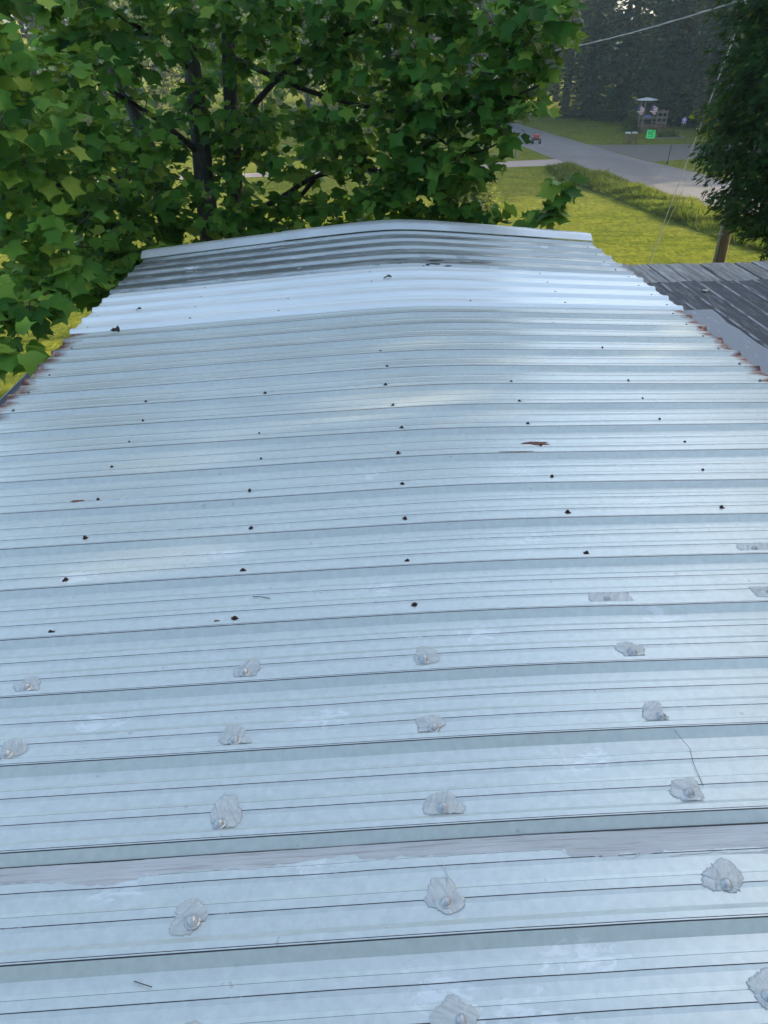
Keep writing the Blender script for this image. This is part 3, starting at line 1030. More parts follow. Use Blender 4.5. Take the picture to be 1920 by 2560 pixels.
    for i, p in enumerate(pts):
        n = rg.integers(5, 9)
        a0 = rg.uniform(0, 6.28)
        big = 1.12 if p[0] < -2.2 else 1.0
        ct = rg.uniform(0, 1)
        for j in range(n):
            a = a0 + j * 2.4 + rg.normal(0, .3)
            out = np.array([math.cos(a), math.sin(a), 0]) * .8 + np.array([.0, -.22, 0]) + dirs[i] * .35 + np.array([0, 0, rg.normal(.15, .35)])
            out = out / np.linalg.norm(out)
            st = rg.uniform(.05, .10)
            st0 = p - dirs[i] * rg.uniform(0, .10)
            b = st0 + out * st
            ax = out + np.array([0, 0, rg.normal(-.80, .5)])
            nm = np.array([0, 0, 1.0]) + out * rg.uniform(.1, 1.0) + rg.normal(0, .28, 3) + np.array([0, -.32, 0])
            B.append(b); A.append(ax); Nn.append(nm)
            S.append(float(np.clip(rg.normal(.110, .032), .05, .185)) * big)
            T.append(np.clip(.45 * ct + rg.normal(.27, .22), 0, .97) if rg.random() > .05 else 1.0)
            if p[2] < 1.8:
                pet.tube([st0, b], .0011, 3, False)
    V, F = leaf_cloud(np.array(B), np.array(A), np.array(Nn), np.array(S), TV, TF, rg)
    np_mesh('crown', V, F, M['tulip'], np.repeat(np.array(T), len(TF)), root, smooth=True)
    pet.obj('leaf_stalks', M['freshleaf'], root)
    return root
tulip_tree()

# maple beyond the porch
def maple_outline():
    an = np.radians([-90, -50, -15, 8, 35, 62, 90, 118, 145, 172, 195, 230])
    rd = np.array([.12, .38, .62, .34, .80, .42, 1.0, .42, .80, .34, .62, .38])
    P = [(0, .28, 0)] + [(.62 * r * math.cos(a), .28 + .72 * r * math.sin(a), 0) for a, r in zip(an, rd)]
    n = len(an)
    return np.array(P), np.array([(0, 1 + i, 1 + (i + 1) % n) for i in range(n)])
MV, MF = maple_outline()
def maple_tree():
    rg = np.random.default_rng(33)
    cx, cy = 10.5, 17.0
    root = empty('maple_tree', (cx, cy, GZ), 'dense dark green maple beyond the porch roof in front of the utility pole', 'tree')
    sk = Skeleton()
    sk.limb([(cx, cy, GZ), (cx + .1, cy, -3), (cx, cy + .1, 0), (cx - .1, cy, 3), (cx, cy, 5)], .24, .05, 12, 6)
    sk.g.obj('trunk', M['darkbark'], root, smooth=True)
    sk2 = Skeleton()
    sk2.nodes, sk2.rad = sk.nodes[8:], sk.rad[8:]
    pts = []
    for k in range(26):
        a = rg.uniform(0, 6.28)
        z = rg.uniform(-1.7, 3.8)
        rr = 2.6 * math.sqrt(max(.1, 1 - ((z - 1.0) / 4.6) ** 2))
        sk2.limb([(cx, cy, z - .7), (cx + .5 * rr * math.cos(a), cy + .5 * rr * math.sin(a), z - .1), (cx + rr * math.cos(a), cy + rr * math.sin(a), z)], .05, .012, 6, 3)
    # sprays of leaves in drooping fans over the crown surface and inside it
    B, A, Nn, S, T = [], [], [], [], []
    tips = []
    for k in range(3400):
        u = rg.uniform(-1, 1)
        a = rg.uniform(0, 6.28)
        f = rg.uniform(.72, 1.06) if rg.random() < .8 else rg.uniform(.3, .7)
        lump = 1 + .16 * math.sin(3 * a + 2.1 * u) * math.cos(4 * u + a) + .10 * math.sin(7 * a + 5 * u)
        rx = 3.2 * math.sqrt(max(0, 1 - u * u)) * f * lump
        z = 1.1 + 4.3 * u * f
        if u < -.2:
            z = max(z, -3.05 + .4 * math.sin(a * 3) + (.25 if math.cos(a) < -.5 else -.35))
        p = np.array([cx + rx * math.cos(a), cy + rx * math.sin(a), z])
        if p[1] > cy + 2.6:
            continue
        tips.append(p)
        ou = np.array([math.cos(a), math.sin(a), -.15])
        ct = rg.uniform(0, 1)
        sidev = np.array([-math.sin(a), math.cos(a), 0])
        for j in range(rg.integers(16, 25)):
            q = p + ou * rg.uniform(-.45, .15) + sidev * rg.normal(0, .26) + np.array([0, 0, rg.normal(0, .07)])
            q[2] -= .25 * np.linalg.norm(q - p) ** 1.5
            B.append(q)
            A.append(ou + sidev * rg.normal(0, .7) + np.array([0, 0, rg.normal(-.45, .3)]))
            Nn.append(np.array([0, 0, .75]) + ou * .75 + rg.normal(0, .3, 3))
            S.append(rg.uniform(.14, .21))
            T.append(np.clip(.4 * ct + rg.normal(.3, .16), 0, 1))
    sk2.twigs(np.array(tips), rg, .012)
    sk2.g.obj('branch', M['darkbark'], root)
    V, F = leaf_cloud(np.array(B), np.array(A), np.array(Nn), np.array(S), MV, MF, rg)
    np_mesh('crown', V, F, M['maple'], np.repeat(np.array(T), len(MF)), root, smooth=True)
maple_tree()

# distant and sheltering trees: a few kinds, copied
def broad_kind(seed, h, r, z0, nclump, nleaf, ls):
    rg = np.random.default_rng(seed)
    V, F, T = [], [], []
    C = []
    for k in range(nclump):
        u = rg.uniform(-.95, 1)
        a = rg.uniform(0, 6.28)
        f = rg.uniform(.55, 1.0)
        rr = r * math.sqrt(1 - u * u) * f * (1 + .18 * math.sin(2 * a + 3 * u + seed))
        C.append((np.array([rr * math.cos(a), rr * math.sin(a), z0 + (h - z0) * (.5 + .5 * u * (.7 + .3 * f))]), rg.uniform(.13, .24) * r, rg.uniform(0, 1)))
    P, O, TT = [], [], []
    for c, cr, ct in C:
        q = unit(rg.normal(0, 1, (nleaf, 3))) * cr * rg.uniform(.55, 1.05, (nleaf, 1))
        q[:, 2] *= .75
        P.append(c + q)
        O.append(unit(q) + np.array([0, 0, .35]))
        TT.append(np.clip(.5 * ct + rg.normal(.25, .18, nleaf), 0, 1))
    P, O, TT = np.concatenate(P), unit(np.concatenate(O) + rg.normal(0, .45, (sum(len(p) for p in P), 3))), np.concatenate(TT)
    ax = unit(np.cross(O, rg.normal(0, 1, O.shape)))
    bx = np.cross(O, ax)
    s = (ls * rg.uniform(.6, 1.35, (len(P), 1)))
    V = np.stack([P - ax * s * .5, P + bx * s * .32, P + ax * s * .5, P - bx * s * .32], 1).reshape(-1, 3)
    F = np.arange(len(P) * 4).reshape(-1, 4)
    g = Geo()
    g.tube([(0, 0, 0), (.05, 0, h * .3), (0, .1, h * .6), (0, 0, h * .85)], [.022 * h, .018 * h, .011 * h, .004 * h], 8)
    for k in range(9):
        a = k * 2.4
        zz = z0 + (h - z0) * (.08 + .07 * k)
        g.tube([(0, 0, zz), (.4 * r * math.cos(a), .4 * r * math.sin(a), zz + .1 * h), (.75 * r * math.cos(a), .75 * r * math.sin(a), zz + .15 * h)], [.008 * h, .005 * h, .002 * h], 5)
    return (V, F, TT), g
def spruce_kind(seed, h, r):
    rg = np.random.default_rng(seed)
    P, AX, BX, TT = [], [], [], []
    z = .3
    while z < h - .3:
        rr = r * (1 - z / h) ** .85 + .15
        n = max(6, int(15 * rr / r) + 4)
        a0 = rg.uniform(0, 6.28)
        for k in range(n):
            a = a0 + k * 6.283 / n + rg.normal(0, .15)
            L = rr * rg.uniform(.7, 1.12)
            d = np.array([math.cos(a), math.sin(a), 0])
            sd = np.array([-math.sin(a), math.cos(a), 0])
            m = max(3, int(L / .28))
            for q in range(m):
                t = (q + rg.uniform(0, 1)) / m
                p = d * L * t + np.array([0, 0, z - .38 * L * t * t + .12 * L * t])
                for sgn in (-1, 1):
                    P.append(p + rg.normal(0, .05, 3))
                    AX.append(unit(d * .8 + sd * sgn * .7 + np.array([0, 0, -.35])) * rg.uniform(.3, .55))
                    BX.append(unit(np.cross(AX[-1], np.array([0, 0, 1]) + rg.normal(0, .4, 3))) * rg.uniform(.07, .13))
                    TT.append(np.clip(.35 * t + rg.normal(.25, .15), 0, 1))
        z += rg.uniform(.30, .46)
    P, AX, BX = np.array(P), np.array(AX), np.array(BX)
    V = np.stack([P, P + AX * .5 + BX, P + AX, P + AX * .5 - BX], 1).reshape(-1, 3)
    g = Geo().tube([(0, 0, 0), (0, 0, h * .6), (0, 0, h - .2)], [.02 * h, .012 * h, .003 * h], 8)
    return (V, np.arange(len(P) * 4).reshape(-1, 4), np.array(TT)), g
class Kind:
    def __init__(self, data, mat):
        (V, F, T), g = data
        self.tmp = np_mesh('crown', V, F, mat, T)
        self.tr = g.obj('trunk', M['darkbark'], None, smooth=True)
        self.first = True
    def put(self, name, x, y, s, label, group, rz=None):
        root = empty(name, (x, y, GZ - .05), label, 'tree', group)
        root.rotation_euler = (0, 0, random.uniform(0, 6.28) if rz is None else rz)
        root.scale = (s * random.uniform(.92, 1.08), s * random.uniform(.92, 1.08), s)
        for src in (self.tmp, self.tr):
            c = src if self.first else src.copy()
            if not self.first:
                COL.objects.link(c)
            c.parent = root
            c.matrix_parent_inverse = Matrix()
        self.first = False
        return root
KA = Kind(broad_kind(1, 16, 5.2, 2.0, 95, 42, .55), M['far_leaf'])
KB = Kind(broad_kind(2, 19, 5.0, 1.2, 105, 42, .55), M['far_leaf'])
KP = Kind(broad_kind(3, 13, 4.6, 1.0, 90, 42, .50), M['pale_leaf'])
KS = Kind(spruce_kind(4, 15, 3.3), M['needle'])

# sheltering trees on the sunny side, outside the picture: they shade the roof as in the photograph
side = 'tall trees shading the house from the sun'
for (x, y, s, k) in ((12.5, 10.8, .95, KB), (13.2, 4.5, 1.0, KA), (12.8, -1.8, .95, KB), (18.5, 12.0, 1.1, KA), (19.5, 7.6, 1.15, KB), (19, 1.5, 1.15, KB), (19, -5, 1.1, KA), (25.5, 9, 1.2, KB), (25.5, 3, 1.2, KA)):
    k.put('shade_tree', x, y, s, 'tall broad tree on the sunny side of the house past the porch', side)

for (x, y, s, k) in ((-10, -12.2, .9, KB), (-3.5, -13.2, .95, KA), (3, -12.2, .9, KB), (9.5, -13.2, .95, KA)):  # added out of view to cut sky light on the near rib faces
    k.put('added_tree', x, y, s, 'tree added out of view to darken the rib faces, past the near end of the house', 'trees added out of view past the near end of the house')
dk = 'dark trees of the wood across the road'
lab = {0: 'dark spruce at the edge of the wood across the road', 1: 'broad dark tree in the wood across the road', 3: 'paler yellow green tree at the edge of the dark wood across the road'}
for (x, y, s, k) in ((20.6, 71.5, .95, 0), (22.2, 68.5, 1.0, 0), (24.2, 64.5, .9, 0), (25.6, 66.8, 1.05, 0), (27.2, 62.6, .95, 0), (29.0, 61.0, 1.0, 0), (31.5, 60.0, .8, 3), (34.5, 57.0, .85, 3), (17.8, 77.5, .95, 3),
                     (16.5, 80.5, .95, 1), (12.0, 84.5, 1.0, 1), (20.3, 77.5, 1.0, 2), (24.5, 73.5, 1.05, 2), (28.6, 69, 1.0, 1), (33, 66, 1.05, 2), (37.5, 60, 1.0, 1), (38.5, 53.5, 1.0, 2), (42, 49.5, .9, 1), (7.4, 89, .95, 2), (31, 78, 1.1, 2), (22, 88, 1.1, 1), (14, 95, 1.1, 2), (41, 69, 1.1, 2), (37, 50.5, 1.0, 2), (44, 54.5, 1.1, 1), (47, 49.5, 1.1, 2), (50, 58, 1.1, 1), (54, 52, 1.15, 2), (47, 63, 1.1, 2)):
    (KS if k == 0 else KA if k == 1 else KP if k == 3 else KB).put('spruce_tree' if k == 0 else 'forest_tree', x, y, s, lab[1 if k == 2 else k], dk)
pl = 'pale sunlit trees past the far lawn'
for (x, y, s, kk) in ((3, 92, 1.0, 1), (-4, 86, 1.05, 1), (-10, 79, 1.0, 0), (-15, 84, 1.1, 1), (-21, 74, 1.0, 0), (-28, 78, 1.1, 1), (-35, 70, 1.1, 0), (-14, 62, .75, 1), (-25, 58, .8, 1), (-8, 104, 1.1, 0), (-42, 62, 1.1, 1), (-33, 52, .9, 1), (1.5, 64, .42, 1), (-6, 58, .40, 1), (-48, 50, 1.0, 0), (-38, 42, .9, 1)):
    (KA if kk == 0 else KP).put('sunlit_tree', x, y, s, 'pale yellow green tree standing in sun past the far lawn', pl)

# ---------------------------------------------------------------- tall grass on the bank by the road
def bank():
    top = [(18.0, 14), (16.4, 24), (15.3, 29), (14.6, 32.2), (14.2, 34.2), (13.75, 36.8), (13.0, 41), (12.1, 44.0)]
    bot = [(15.2, 14), (13.7, 24), (12.85, 26.6), (12.2, 30.1), (11.6, 33.8), (10.95, 37.3), (10.3, 40.6), (10.6, 44.2)]
    V, F = [], []
    m = 8
    hs = [0, .10, .18, .22, .22, .18, .12, .05, 0]
    def at(u, f):
        a = min(int(u), len(top) - 2)
        t = u - a
        p = np.array(bot[a]) * (1 - t) + np.array(bot[a + 1]) * t
        q = np.array(top[a]) * (1 - t) + np.array(top[a + 1]) * t
        e = min(1, (len(top) - 1 - u) * 1.5)
        return p * (1 - f) + q * f, np.interp(f * m, range(m + 1), hs) * e
    nu = 40
    for i in range(nu + 1):
        for j in range(m + 1):
            p, h = at(i / nu * (len(top) - 1.001), j / m)
            V.append((p[0], p[1], GZ + h + (.006 if h > 0 else -.02)))
    for i in range(nu):
        for j in range(m):
            a = i * (m + 1) + j
            F.append((a, a + 1, a + m + 2, a + m + 1))
    structure(mesh_obj('bank_ground', V, F, M['lawn'], smooth=True))
    rg = np.random.default_rng(8)
    N = 26000
    P, T = [], []
    for k in range(N):
        f = rg.uniform(.02, .97)
        p, h = at(rg.uniform(.3, len(top) - 1.01), f)
        P.append((p[0], p[1], GZ + h - .02))
        T.append(np.clip(rg.normal(.30 + .5 * f, .20) + .22 * math.sin(p[0] * 1.7 + p[1] * .9) * math.sin(p[1] * 1.3 - p[0] * .6), 0, 1))
    P = np.array(P)
    H = rg.uniform(.12, .30, (N, 1)) * (.85 + .55 * np.sin(P[:, :1] * 2.1) * np.sin(P[:, 1:2] * 1.3) + .25 * np.sin(P[:, 1:2] * 4.7 + P[:, :1] * 3))
    a = rg.uniform(0, 6.28, N)
    d = np.stack([np.cos(a), np.sin(a), np.zeros(N)], 1)
    lean = rg.normal(0, .30, (N, 3)) * np.array([1, 1, 0])
    wd = rg.uniform(.008, .022, (N, 1))
    up = np.array([0, 0, 1.0])
    tipv = P + H * (up + lean * 1.2)
    midv = P + H * .55 * (up + lean * .5)
    V = np.stack([P - d * wd, P + d * wd, midv + d * wd * .8, tipv, midv - d * wd * .8], 1).reshape(-1, 3)
    F5 = np.arange(N * 5).reshape(-1, 5)
    o = np_mesh('tall_grass', V, F5, M['tallgrass'], np.array(T))
    o['kind'] = 'stuff'
    tag(o, 'tall unmown grass on the bank along the road', 'grass')
M['tallgrass'] = leaf_mat('tall_grass', [(0, (.05, .085, .016)), (.5, (.11, .15, .024)), (.85, (.19, .20, .04)), (1, (.30, .26, .09))], (.12, .13, .04), .35, .8, .03)
bank()

# ---------------------------------------------------------------- utility pole, guys and cables
M['polewood'] = simple('pole_wood', (.16, .11, .075), .85, 0, .5, 12, (.07, .055, .045), (1, 1, .15))
M['conduit'] = simple('conduit', (.30, .34, .38), .45, .3, .2, 6)
M['cable'] = simple('cable_grey', (.34, .35, .35), .5, .2, .2, 6)
M['wire'] = simple('galvanised_wire', (.42, .41, .38), .4, .5, .2, 6)
M['porcelain'] = simple('porcelain', (.75, .76, .76), .3, 0, .1, 10)
PX, PYY = 11.3, 23.4
pole = empty('utility_pole', (PX, PYY, GZ), 'wooden utility pole with a grey conduit, mostly hidden by the maple', 'pole')
Geo().tube([(PX, PYY, GZ - .2), (PX, PYY, 1), (PX, PYY, 7)], [.185, .155, .125], 16).obj('shaft', M['polewood'], pole, smooth=True)
Geo().tube([(PX - .20, PYY - .09, GZ), (PX - .175, PYY - .08, 0), (PX - .155, PYY - .07, 3.2)], .042, 10).obj('conduit', M['conduit'], pole, smooth=True)
for zz in (-4.0, -2.2, -.4, 1.4):
    Geo().box((PX - .16, PYY - .075, zz), (.15, .12, .04)).obj('strap', M['conduit'], pole)
Geo().box((PX, PYY, 6.2), (2.2, .10, .12)).obj('crossarm', M['polewood'], pole)
ANC = Vector((9.23, 23.88, GZ))
def guy(z, r, label):
    a = Vector((PX - .14, PYY, z))
    g = Geo().tube([ANC - (a - ANC).normalized() * .1, ANC + (a - ANC) * .5, a], r, 6)
    tag(g.obj('guy_wire', M['wire']), label, 'wire')
guy(5.2, .011, 'thicker slanting guy wire from the pole top to the lawn')
guy(2.0, .006, 'thinner guy wire running to the lawn under the thicker one')
def cable(a, b, sag, r, name, label, twist=False):
    a, b = Vector(a), Vector(b)
    pts = []
    for i in range(61):
        t = i / 60
        p = a.lerp(b, t)
        p.z -= 4 * sag * t * (1 - t)
        pts.append(p)
    g = Geo().tube(pts, r, 6)
    if twist:
        q = [p + Vector((0, r * 1.2 * math.sin(i * 2.2), r * 1.2 * math.cos(i * 2.2))) for i, p in enumerate(pts)]
        g.tube(q, r * .7, 5)
    return tag(g.obj(name, M['cable']), label, 'cable')
CAB_A = ((PX - .75, PYY + .55, 1.99), (6.5, 63.9, .1), .75)
CAB_B = ((PX, PYY, 5.3), (6.5, 64.0, 1.0), .9)
cable(*CAB_A, .018, 'service_cable', 'thick twisted service cable sagging from the white pole hook', True)
cable(*CAB_B, .010, 'overhead_wire', 'thin overhead wire high above the thick twisted cable')
far_pole = empty('utility_pole', (6.5, 64.0, GZ), 'far utility pole across the lawn, hidden by the tulip tree leaves', 'pole')
Geo().tube([(6.5, 64.0, GZ - .2), (6.5, 64.0, 1.6)], [.16, .12], 12).obj('shaft', M['polewood'], far_pole, smooth=True)
Geo().box((6.5, 64.0, 1.0), (1.6, .10, .12)).obj('crossarm', M['polewood'], far_pole)
hook = empty('cable_clamp', (PX - .75, PYY + .55, 1.99), 'white clamp holding the thick cable next to the utility pole', 'clamp')
Geo().tube([(PX - .77, PYY + .57, 2.01), (PX - .70, PYY + .50, 1.97), (PX - .62, PYY + .42, 1.90), (PX - .54, PYY + .36, 1.94)], [.03, .045, .04, .02], 8).obj('grip', M['porcelain'], hook, smooth=True)
Geo().tube([(PX - .56, PYY + .37, 1.93), (PX - .3, PYY + .2, 2.0), (PX - .1, PYY + .08, 2.12)], .010, 6).obj('bail_wire', M['wire'], hook)

# ---------------------------------------------------------------- things across the road
M['wood'] = simple('old_timber', (.17, .11, .07), .85, 0, .5, 10)
M['greywood'] = simple('grey_timber', (.20, .17, .14), .85, 0, .4, 10)
M['pale'] = simple('pale_paint', (.42, .45, .42), .6, 0, .12, 6)
M['red'] = simple('red_plastic', (.42, .06, .045), .5, 0, .25, 12)
M['black'] = simple('black_rubber', (.025, .025, .028), .6, 0, .3, 12)
M['green'] = simple('green_board', (.03, .72, .16), .6, 0, .08, 5)
M['ink'] = simple('marker_ink', (.01, .06, .02), .7, 0, .2, 5)
M['blue'] = simple('blue_cloth', (.16, .22, .42), .7, 0, .3, 10)
M['purple'] = simple('purple_sheen', (.36, .28, .75), .3, .1, .5, 7, (.78, .74, .88))
def flagmat():
    t = NT('flag_cloth')
    sep = t.n('ShaderNodeSeparateXYZ')
    tc = t.n('ShaderNodeTexCoord')
    t.link(tc.outputs['Generated'], sep.inputs[0])
    st = t.math('GREATER_THAN', t.math('FRACT', t.math('MULTIPLY', sep.outputs[2], 6.5), 0), .5)
    c = t.mix(st, (.70, .68, .66), (.42, .08, .08))
    can = t.math('MULTIPLY', t.math('LESS_THAN', sep.outputs[0], .42), t.math('GREATER_THAN', sep.outputs[2], .46))
    c = t.mix(can, c, (.06, .08, .20))
    return t.set(c, .8)
M['flag'] = flagmat()
def stool(x, y, label):
    r = empty('plant_stand', (x, y, GZ), label, 'stand', 'pair of wooden stands on the verge')
    Geo().lathe((x, y, GZ + .60), [(.17, 0), (.19, .02), (.19, .06), (.15, .09)], 12).obj('top', M['pale'], r)
    g = Geo()
    for sx in (-1, 1):
        for sy in (-1, 1):
            g.tube([(x + sx * .19, y + sy * .13, GZ), (x + sx * .15, y + sy * .11, GZ + .6)], .032, 6)
    g.obj('leg', M['wood'], r)
    Geo().box((x, y, GZ + .24), (.34, .05, .07)).box((x, y, GZ + .42), (.32, .2, .05)).obj('rail', M['wood'], r)
stool(18.15, 53.2, 'wooden stand with a pale top, the one farther from the green sign')
stool(18.60, 53.2, 'wooden stand with a pale top, the one nearer the green sign')
sg = empty('yard_sign', (19.95, 53.9, GZ), 'bright green hand lettered yard sign on the far verge', 'sign')
Mr = Matrix.Rotation(math.radians(-8), 3, 'X') @ Matrix.Rotation(math.radians(4), 3, 'Y')
Geo().box((19.95, 53.9, GZ + .46), (.58, .02, .50), M=Mr).obj('board', M['green'], sg)
g = Geo()
def stroke(u0, v0, u1, v1, wd=.035):
    L = math.hypot(u1 - u0, v1 - v0)
    an = math.atan2(v1 - v0, u1 - u0)
    M3 = Mr @ Matrix.Rotation(-an, 3, 'Y')
    c = Vector((19.95, 53.9, GZ + .46)) + Mr @ Vector(((u0 + u1) / 2, -.0135, (v0 + v1) / 2))
    g.box(c, (L + wd * .6, .004, wd), M=M3)
for s in ((-.19, .19, -.19, .08), (-.19, .08, -.10, .09), (-.05, .10, -.01, .18), (-.01, .18, .04, .10), (.04, .10, -.03, .08), (.07, .185, .20, .185), (.13, .18, .12, .08),
          (-.16, .02, -.16, -.06), (-.16, .02, -.09, .02), (-.05, -.06, -.05, .02), (-.05, .0, .02, .02), (.04, -.06, .09, .03), (.09, .03, .14, -.06),
          (-.19, -.15, -.02, -.145), (.02, -.15, .16, -.14)):
    stroke(*s)
g.obj('lettering', M['ink'], sg)
g = Geo()
for dx in (-.16, .16):
    g.tube([(19.95 + dx, 53.93, GZ - .05), (19.95 + dx, 53.94, GZ + .32)], .012, 6)
g.obj('stake', M['black'], sg)
# wooden wagon stand
WX, WY = 22.0, 59.2
wg = empty('garden_wagon', (WX, WY, GZ), 'old wooden wagon stand with railings and a flat pale canopy at the wood edge', 'wagon')
g = Geo()
for (dx, dy, h) in ((-.95, -.4, 2.1), (-.95, .4, 2.1), (.05, -.4, 1.35), (.05, .4, 1.35), (.75, -.4, 1.45), (.75, .4, 1.45)):
    g.tube([(WX + dx, WY + dy, GZ + .3), (WX + dx, WY + dy, GZ + h)], .045, 6)
g.obj('post', M['greywood'], wg)
g = Geo()
for zz in (.62, .95, 1.32):
    for dy in (-.43, .43):
        g.box((WX + .4, WY + dy, GZ + zz), (.85, .035, .08))
    g.box((WX + .79, WY, GZ + zz), (.035, .86, .08))
g.obj('railing', M['greywood'], wg)
Geo().box((WX - .1, WY, GZ + .42), (1.8, .9, .10)).box((WX - .45, WY, GZ + .92), (1.0, .85, .06)).obj('bed', M['wood'], wg)
Geo().lathe((WX - .72, WY, GZ + 2.08), [(.75, 0), (.74, .03), (.3, .11), (.05, .16)], 14).obj('canopy', M['pale'], wg)
for dx in (-.6, .5):
    for dy in (-.48, .48):
        pr = []
        c = Vector((WX + dx, WY + dy, GZ + .30))
        ring = [c + Vector((.28 * math.cos(t), 0, .28 * math.sin(t))) for t in np.linspace(0, 2 * math.pi, 21)]
        gg = Geo().tube(ring, .03, 6, False)
        for k in range(6):
            t = k * math.pi / 3
            gg.tube([c, c + Vector((.27 * math.cos(t), 0, .27 * math.sin(t)))], .018, 5)
        gg.obj('wheel', M['wood'], wg)
Geo().tube([(WX - .1, WY - .4, GZ + .38), (WX + .3, WY - .9, GZ + .15), (WX + .55, WY - 1.3, GZ + .06)], .035, 6).obj('tongue', M['wood'], wg)
def clump(name, c, r, seed, n, ls, mat, label, cat, kind=None, parent=None):
    rg = np.random.default_rng(seed)
    q = unit(rg.normal(0, 1, (n, 3))) * rg.uniform(.4, 1, (n, 1)) * np.array(r)
    q[:, 2] = np.abs(q[:, 2])
    P = np.array(c) + q
    O = unit(unit(q) + rg.normal(0, .4, q.shape))
    ax = unit(np.cross(O, rg.normal(0, 1, O.shape)))
    bx = np.cross(O, ax)
    s = ls * rg.uniform(.6, 1.3, (n, 1))
    V = np.stack([P - ax * s * .5, P + bx * s * .3, P + ax * s * .5, P - bx * s * .3], 1).reshape(-1, 3)
    o = np_mesh(name, V, np.arange(n * 4).reshape(-1, 4), mat, np.clip(rg.normal(.45, .25, n), 0, 1), parent)
    if label:
        tag(o, label, cat)
    return o
cb = clump('cloth_bundle', (WX - .55, WY - .1, GZ + .95), (.34, .26, .22), 3, 160, .16, M['blue'], 'blue and white cloth heap on the wagon shelf', 'cloth')
def flag(x, y, z, an, label):
    r = empty('small_flag', (x, y, z), label, 'flag')
    d = Vector((math.cos(an), 0, math.sin(an)))
    e = Vector((x, y, z)) + d * .75
    Geo().tube([(x, y, z), e], .012, 6).obj('stick', M['greywood'], r)
    V, F = [], []
    nx, nz = 8, 5
    sx = -1 if d.x < 0 else 1
    for j in range(nz + 1):
        for i in range(nx + 1):
            p = e - d * (.02 + .34 * j / nz)
            V.append((p.x + .14 * i / nx * sx + .04 * j, p.y + .03 * math.sin(i * .9 + j * .3), p.z - .44 * i / nx))
    for j in range(nz):
        for i in range(nx):
            a = j * (nx + 1) + i
            F.append((a, a + 1, a + nx + 2, a + nx + 1))
    mesh_obj('cloth', V, F, M['flag'], r)
flag(WX - .95, WY - .48, GZ + 1.25, math.radians(125), 'small striped flag hanging outside the tall wagon post')
flag(WX + .05, WY - .48, GZ + 1.30, math.radians(132), 'small striped flag leaning in from the wagon railing')
fb = empty('flower_bed', (21.6, 56.2, GZ), 'low green flower bed with a pale border in front of the wagon', 'flower bed')
Geo().box((21.6, 55.4, GZ + .04), (2.5, .06, .07)).box((22.9, 56.1, GZ + .04), (.06, 1.5, .07)).obj('border', M['greywood'], fb)
clump('foliage', (21.9, 56.1, GZ), (1.0, .55, .5), 5, 500, .17, M['far_leaf'], None, None, parent=fb)
clump('foliage', (20.9, 56.0, GZ), (.4, .4, .35), 6, 150, .15, M['pale_leaf'], None, None, parent=fb)
clump('shrub', (20.9, 60.4, GZ), (.75, .6, 1.5), 9, 700, .24, M['far_leaf'], 'rounded grey green shrub standing beside the tall wagon post', 'shrub')
# pinwheel
pw = empty('pinwheel', (23.6, 57.8, GZ), 'shiny purple and white pinwheel on a thin stick in the lawn', 'pinwheel')
Geo().tube([(23.45, 57.8, GZ), (23.62, 57.8, GZ + .62)], .012, 6).obj('stick', M['greywood'], pw)
g = Geo()
for k in range(6):
    t = k * math.pi / 3 + .3
    c = Vector((23.64, 57.76, GZ + .82))
    d = Vector((math.cos(t) * .75, -.1, math.sin(t)))
    e = Vector((-math.sin(t) * .75, .35, math.cos(t)))
    g.add([c, c + d * .14 + e * .10, c + d * .27, c + d * .16 - e * .02 + Vector((0, -.05, 0))], [(0, 1, 2, 3)])
g.obj('blade', M['purple'], pw)
# red and white garden ornament half behind the maple
orn = empty('garden_ornament', (26.2, 59.3, GZ), 'red box with white curved wings half hidden behind the maple', 'ornament')
Geo().box((26.15, 59.3, GZ + .75), (.42, .35, .36), taper=.9).obj('box', M['red'], orn)
g = Geo()
for (dx, dz, an, L) in ((.45, .55, .3, .5), (.05, .38, -.4, .3), (-.75, .22, .5, .26), (.4, .2, .1, .2)):
    V, F = [], []
    for i in range(7):
        t = i / 6
        wdt = .09 * math.sin(math.pi * min(1, t + .12)) + .01
        x = 26.15 + dx + L * (t - .5) * math.cos(an)
        z = GZ + dz + L * (t - .5) * math.sin(an) + .06 * math.sin(math.pi * t)
        V += [(x, 59.2, z - wdt), (x, 59.26, z), (x, 59.2, z + wdt), (x, 59.3, z)]
    for i in range(6):
        for j in range(4):
            F.append((i * 4 + j, i * 4 + (j + 1) % 4, i * 4 + 4 + (j + 1) % 4, i * 4 + 4 + j))
    g.add(V, F)
g.obj('wing', M['pale'], orn)
Geo().tube([(26.15, 59.32, GZ), (26.15, 59.32, GZ + .6)], .03, 6).obj('post', M['greywood'], orn)
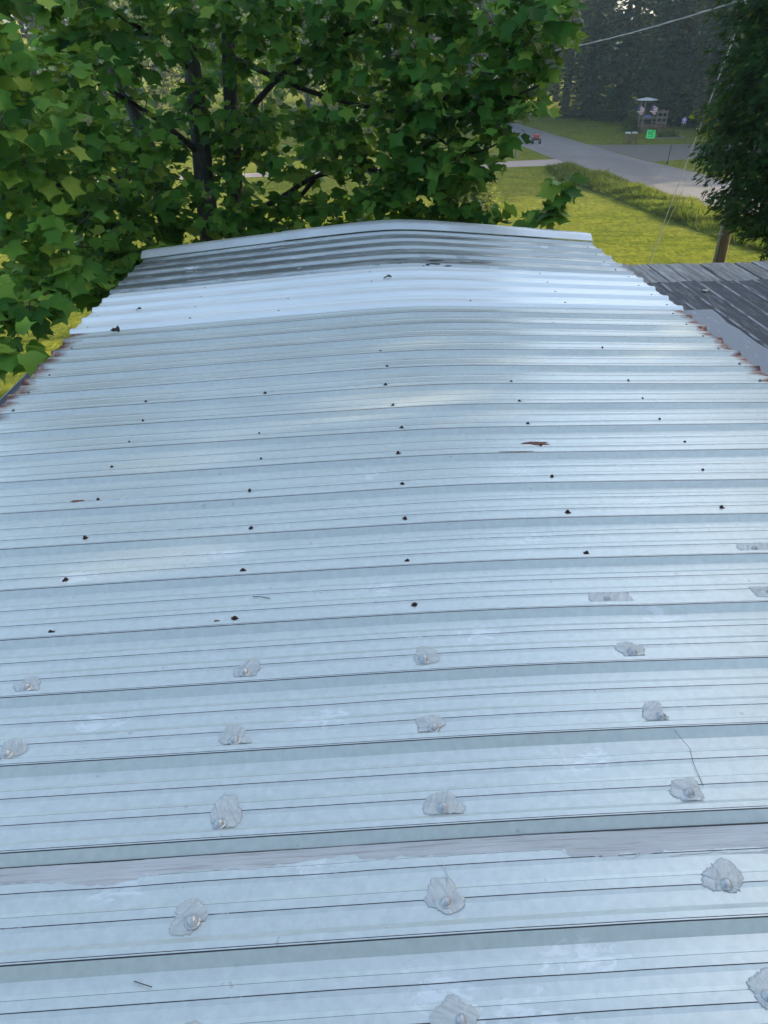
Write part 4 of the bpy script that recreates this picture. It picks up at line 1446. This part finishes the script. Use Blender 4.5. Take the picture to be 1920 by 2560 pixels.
# spreader cart at the road edge
sc = empty('spreader_cart', (12.35, 54.2, GZ + .012), 'small cart with a red hopper over black wheels at the road edge', 'cart')
sx_, sy_ = 12.35, 54.2
Geo().box((sx_, sy_, GZ + .47), (.27, .27, .22), taper=1.4).obj('hopper', M['red'], sc)
Geo().box((sx_, sy_, GZ + .30), (.30, .30, .12)).obj('frame', M['black'], sc)
for dx in (-.24, .24):
    c = Vector((sx_ + dx, sy_, GZ + .185))
    V, F = [], []
    n = 18
    for (ox, rr) in ((-.06, .10), (-.06, .17), (.06, .17), (.06, .10)):
        for j in range(n):
            t = 2 * math.pi * j / n
            V.append((c.x + ox, c.y + rr * math.cos(t), c.z + rr * math.sin(t)))
    for k in range(4):
        for j in range(n):
            F.append((k * n + j, k * n + (j + 1) % n, ((k + 1) % 4) * n + (j + 1) % n, ((k + 1) % 4) * n + j))
    wl = mesh_obj('wheel', V, F, M['black'], sc)
    mesh_obj('rim', [(c.x + ox, c.y + .098 * math.cos(2 * math.pi * j / n), c.z + .098 * math.sin(2 * math.pi * j / n)) for ox in (-.03, .03) for j in range(n)],
             [tuple(range(n)), tuple(reversed(range(n, 2 * n)))] + [(j, (j + 1) % n, n + (j + 1) % n, n + j) for j in range(n)], M['pale'], wl)
Geo().tube([(sx_ - .12, sy_, GZ + .33), (sx_ - .55, sy_ + .1, GZ + .45), (sx_ - .95, sy_ + .2, GZ + .85)], .018, 6).tube([(sx_ - .95, sy_ + .0, GZ + .85), (sx_ - .95, sy_ + .4, GZ + .85)], .018, 6).obj('handle', M['black'], sc)
tag(Geo().tube([(9.85, 48.4, GZ - .1), (9.85, 48.4, GZ + .65)], [.07, .065], 10).box((9.85, 48.4, GZ + .67), (.18, .18, .04)).obj('marker_post', M['greywood']), 'short grey post in the grass by the gravel drive', 'post')
tag(Geo().tube([(17.55, 44.4, GZ - .1), (17.62, 44.4, GZ + .95)], .022, 6).box((17.55, 44.4, GZ + .04), (.09, .09, .08)).obj('marker_stake', M['black']), 'thin dark stake standing in the verge across the road', 'stake')
# little conifer-like yellow shrub on the lawn behind the tulip tree
ys = clump('yellow_shrub', (4.6, 29.6, GZ), (.9, .9, 2.3), 12, 1500, .17, M['tallgrass'], 'yellow green shrub on the lawn partly behind the tulip tree', 'shrub')

# ---------------------------------------------------------------- haze
def haze():
    t = bpy.data.materials.new('haze')
    t.use_nodes = True
    for n in list(t.node_tree.nodes):
        t.node_tree.nodes.remove(n)
    out = t.node_tree.nodes.new('ShaderNodeOutputMaterial')
    pv = t.node_tree.nodes.new('ShaderNodeVolumePrincipled')
    pv.inputs['Color'].default_value = (.62, .84, 1, 1)
    pv.inputs['Density'].default_value = .0007
    pv.inputs['Anisotropy'].default_value = .3
    t.node_tree.links.new(pv.outputs[0], out.inputs['Volume'])
    g = Geo().box((5, 25, 12.0), (1060, 1060, 36))
    o = g.obj('haze', t)
    o['kind'] = 'stuff'
    tag(o, 'thin morning haze in the air over the whole place', 'haze')
haze()
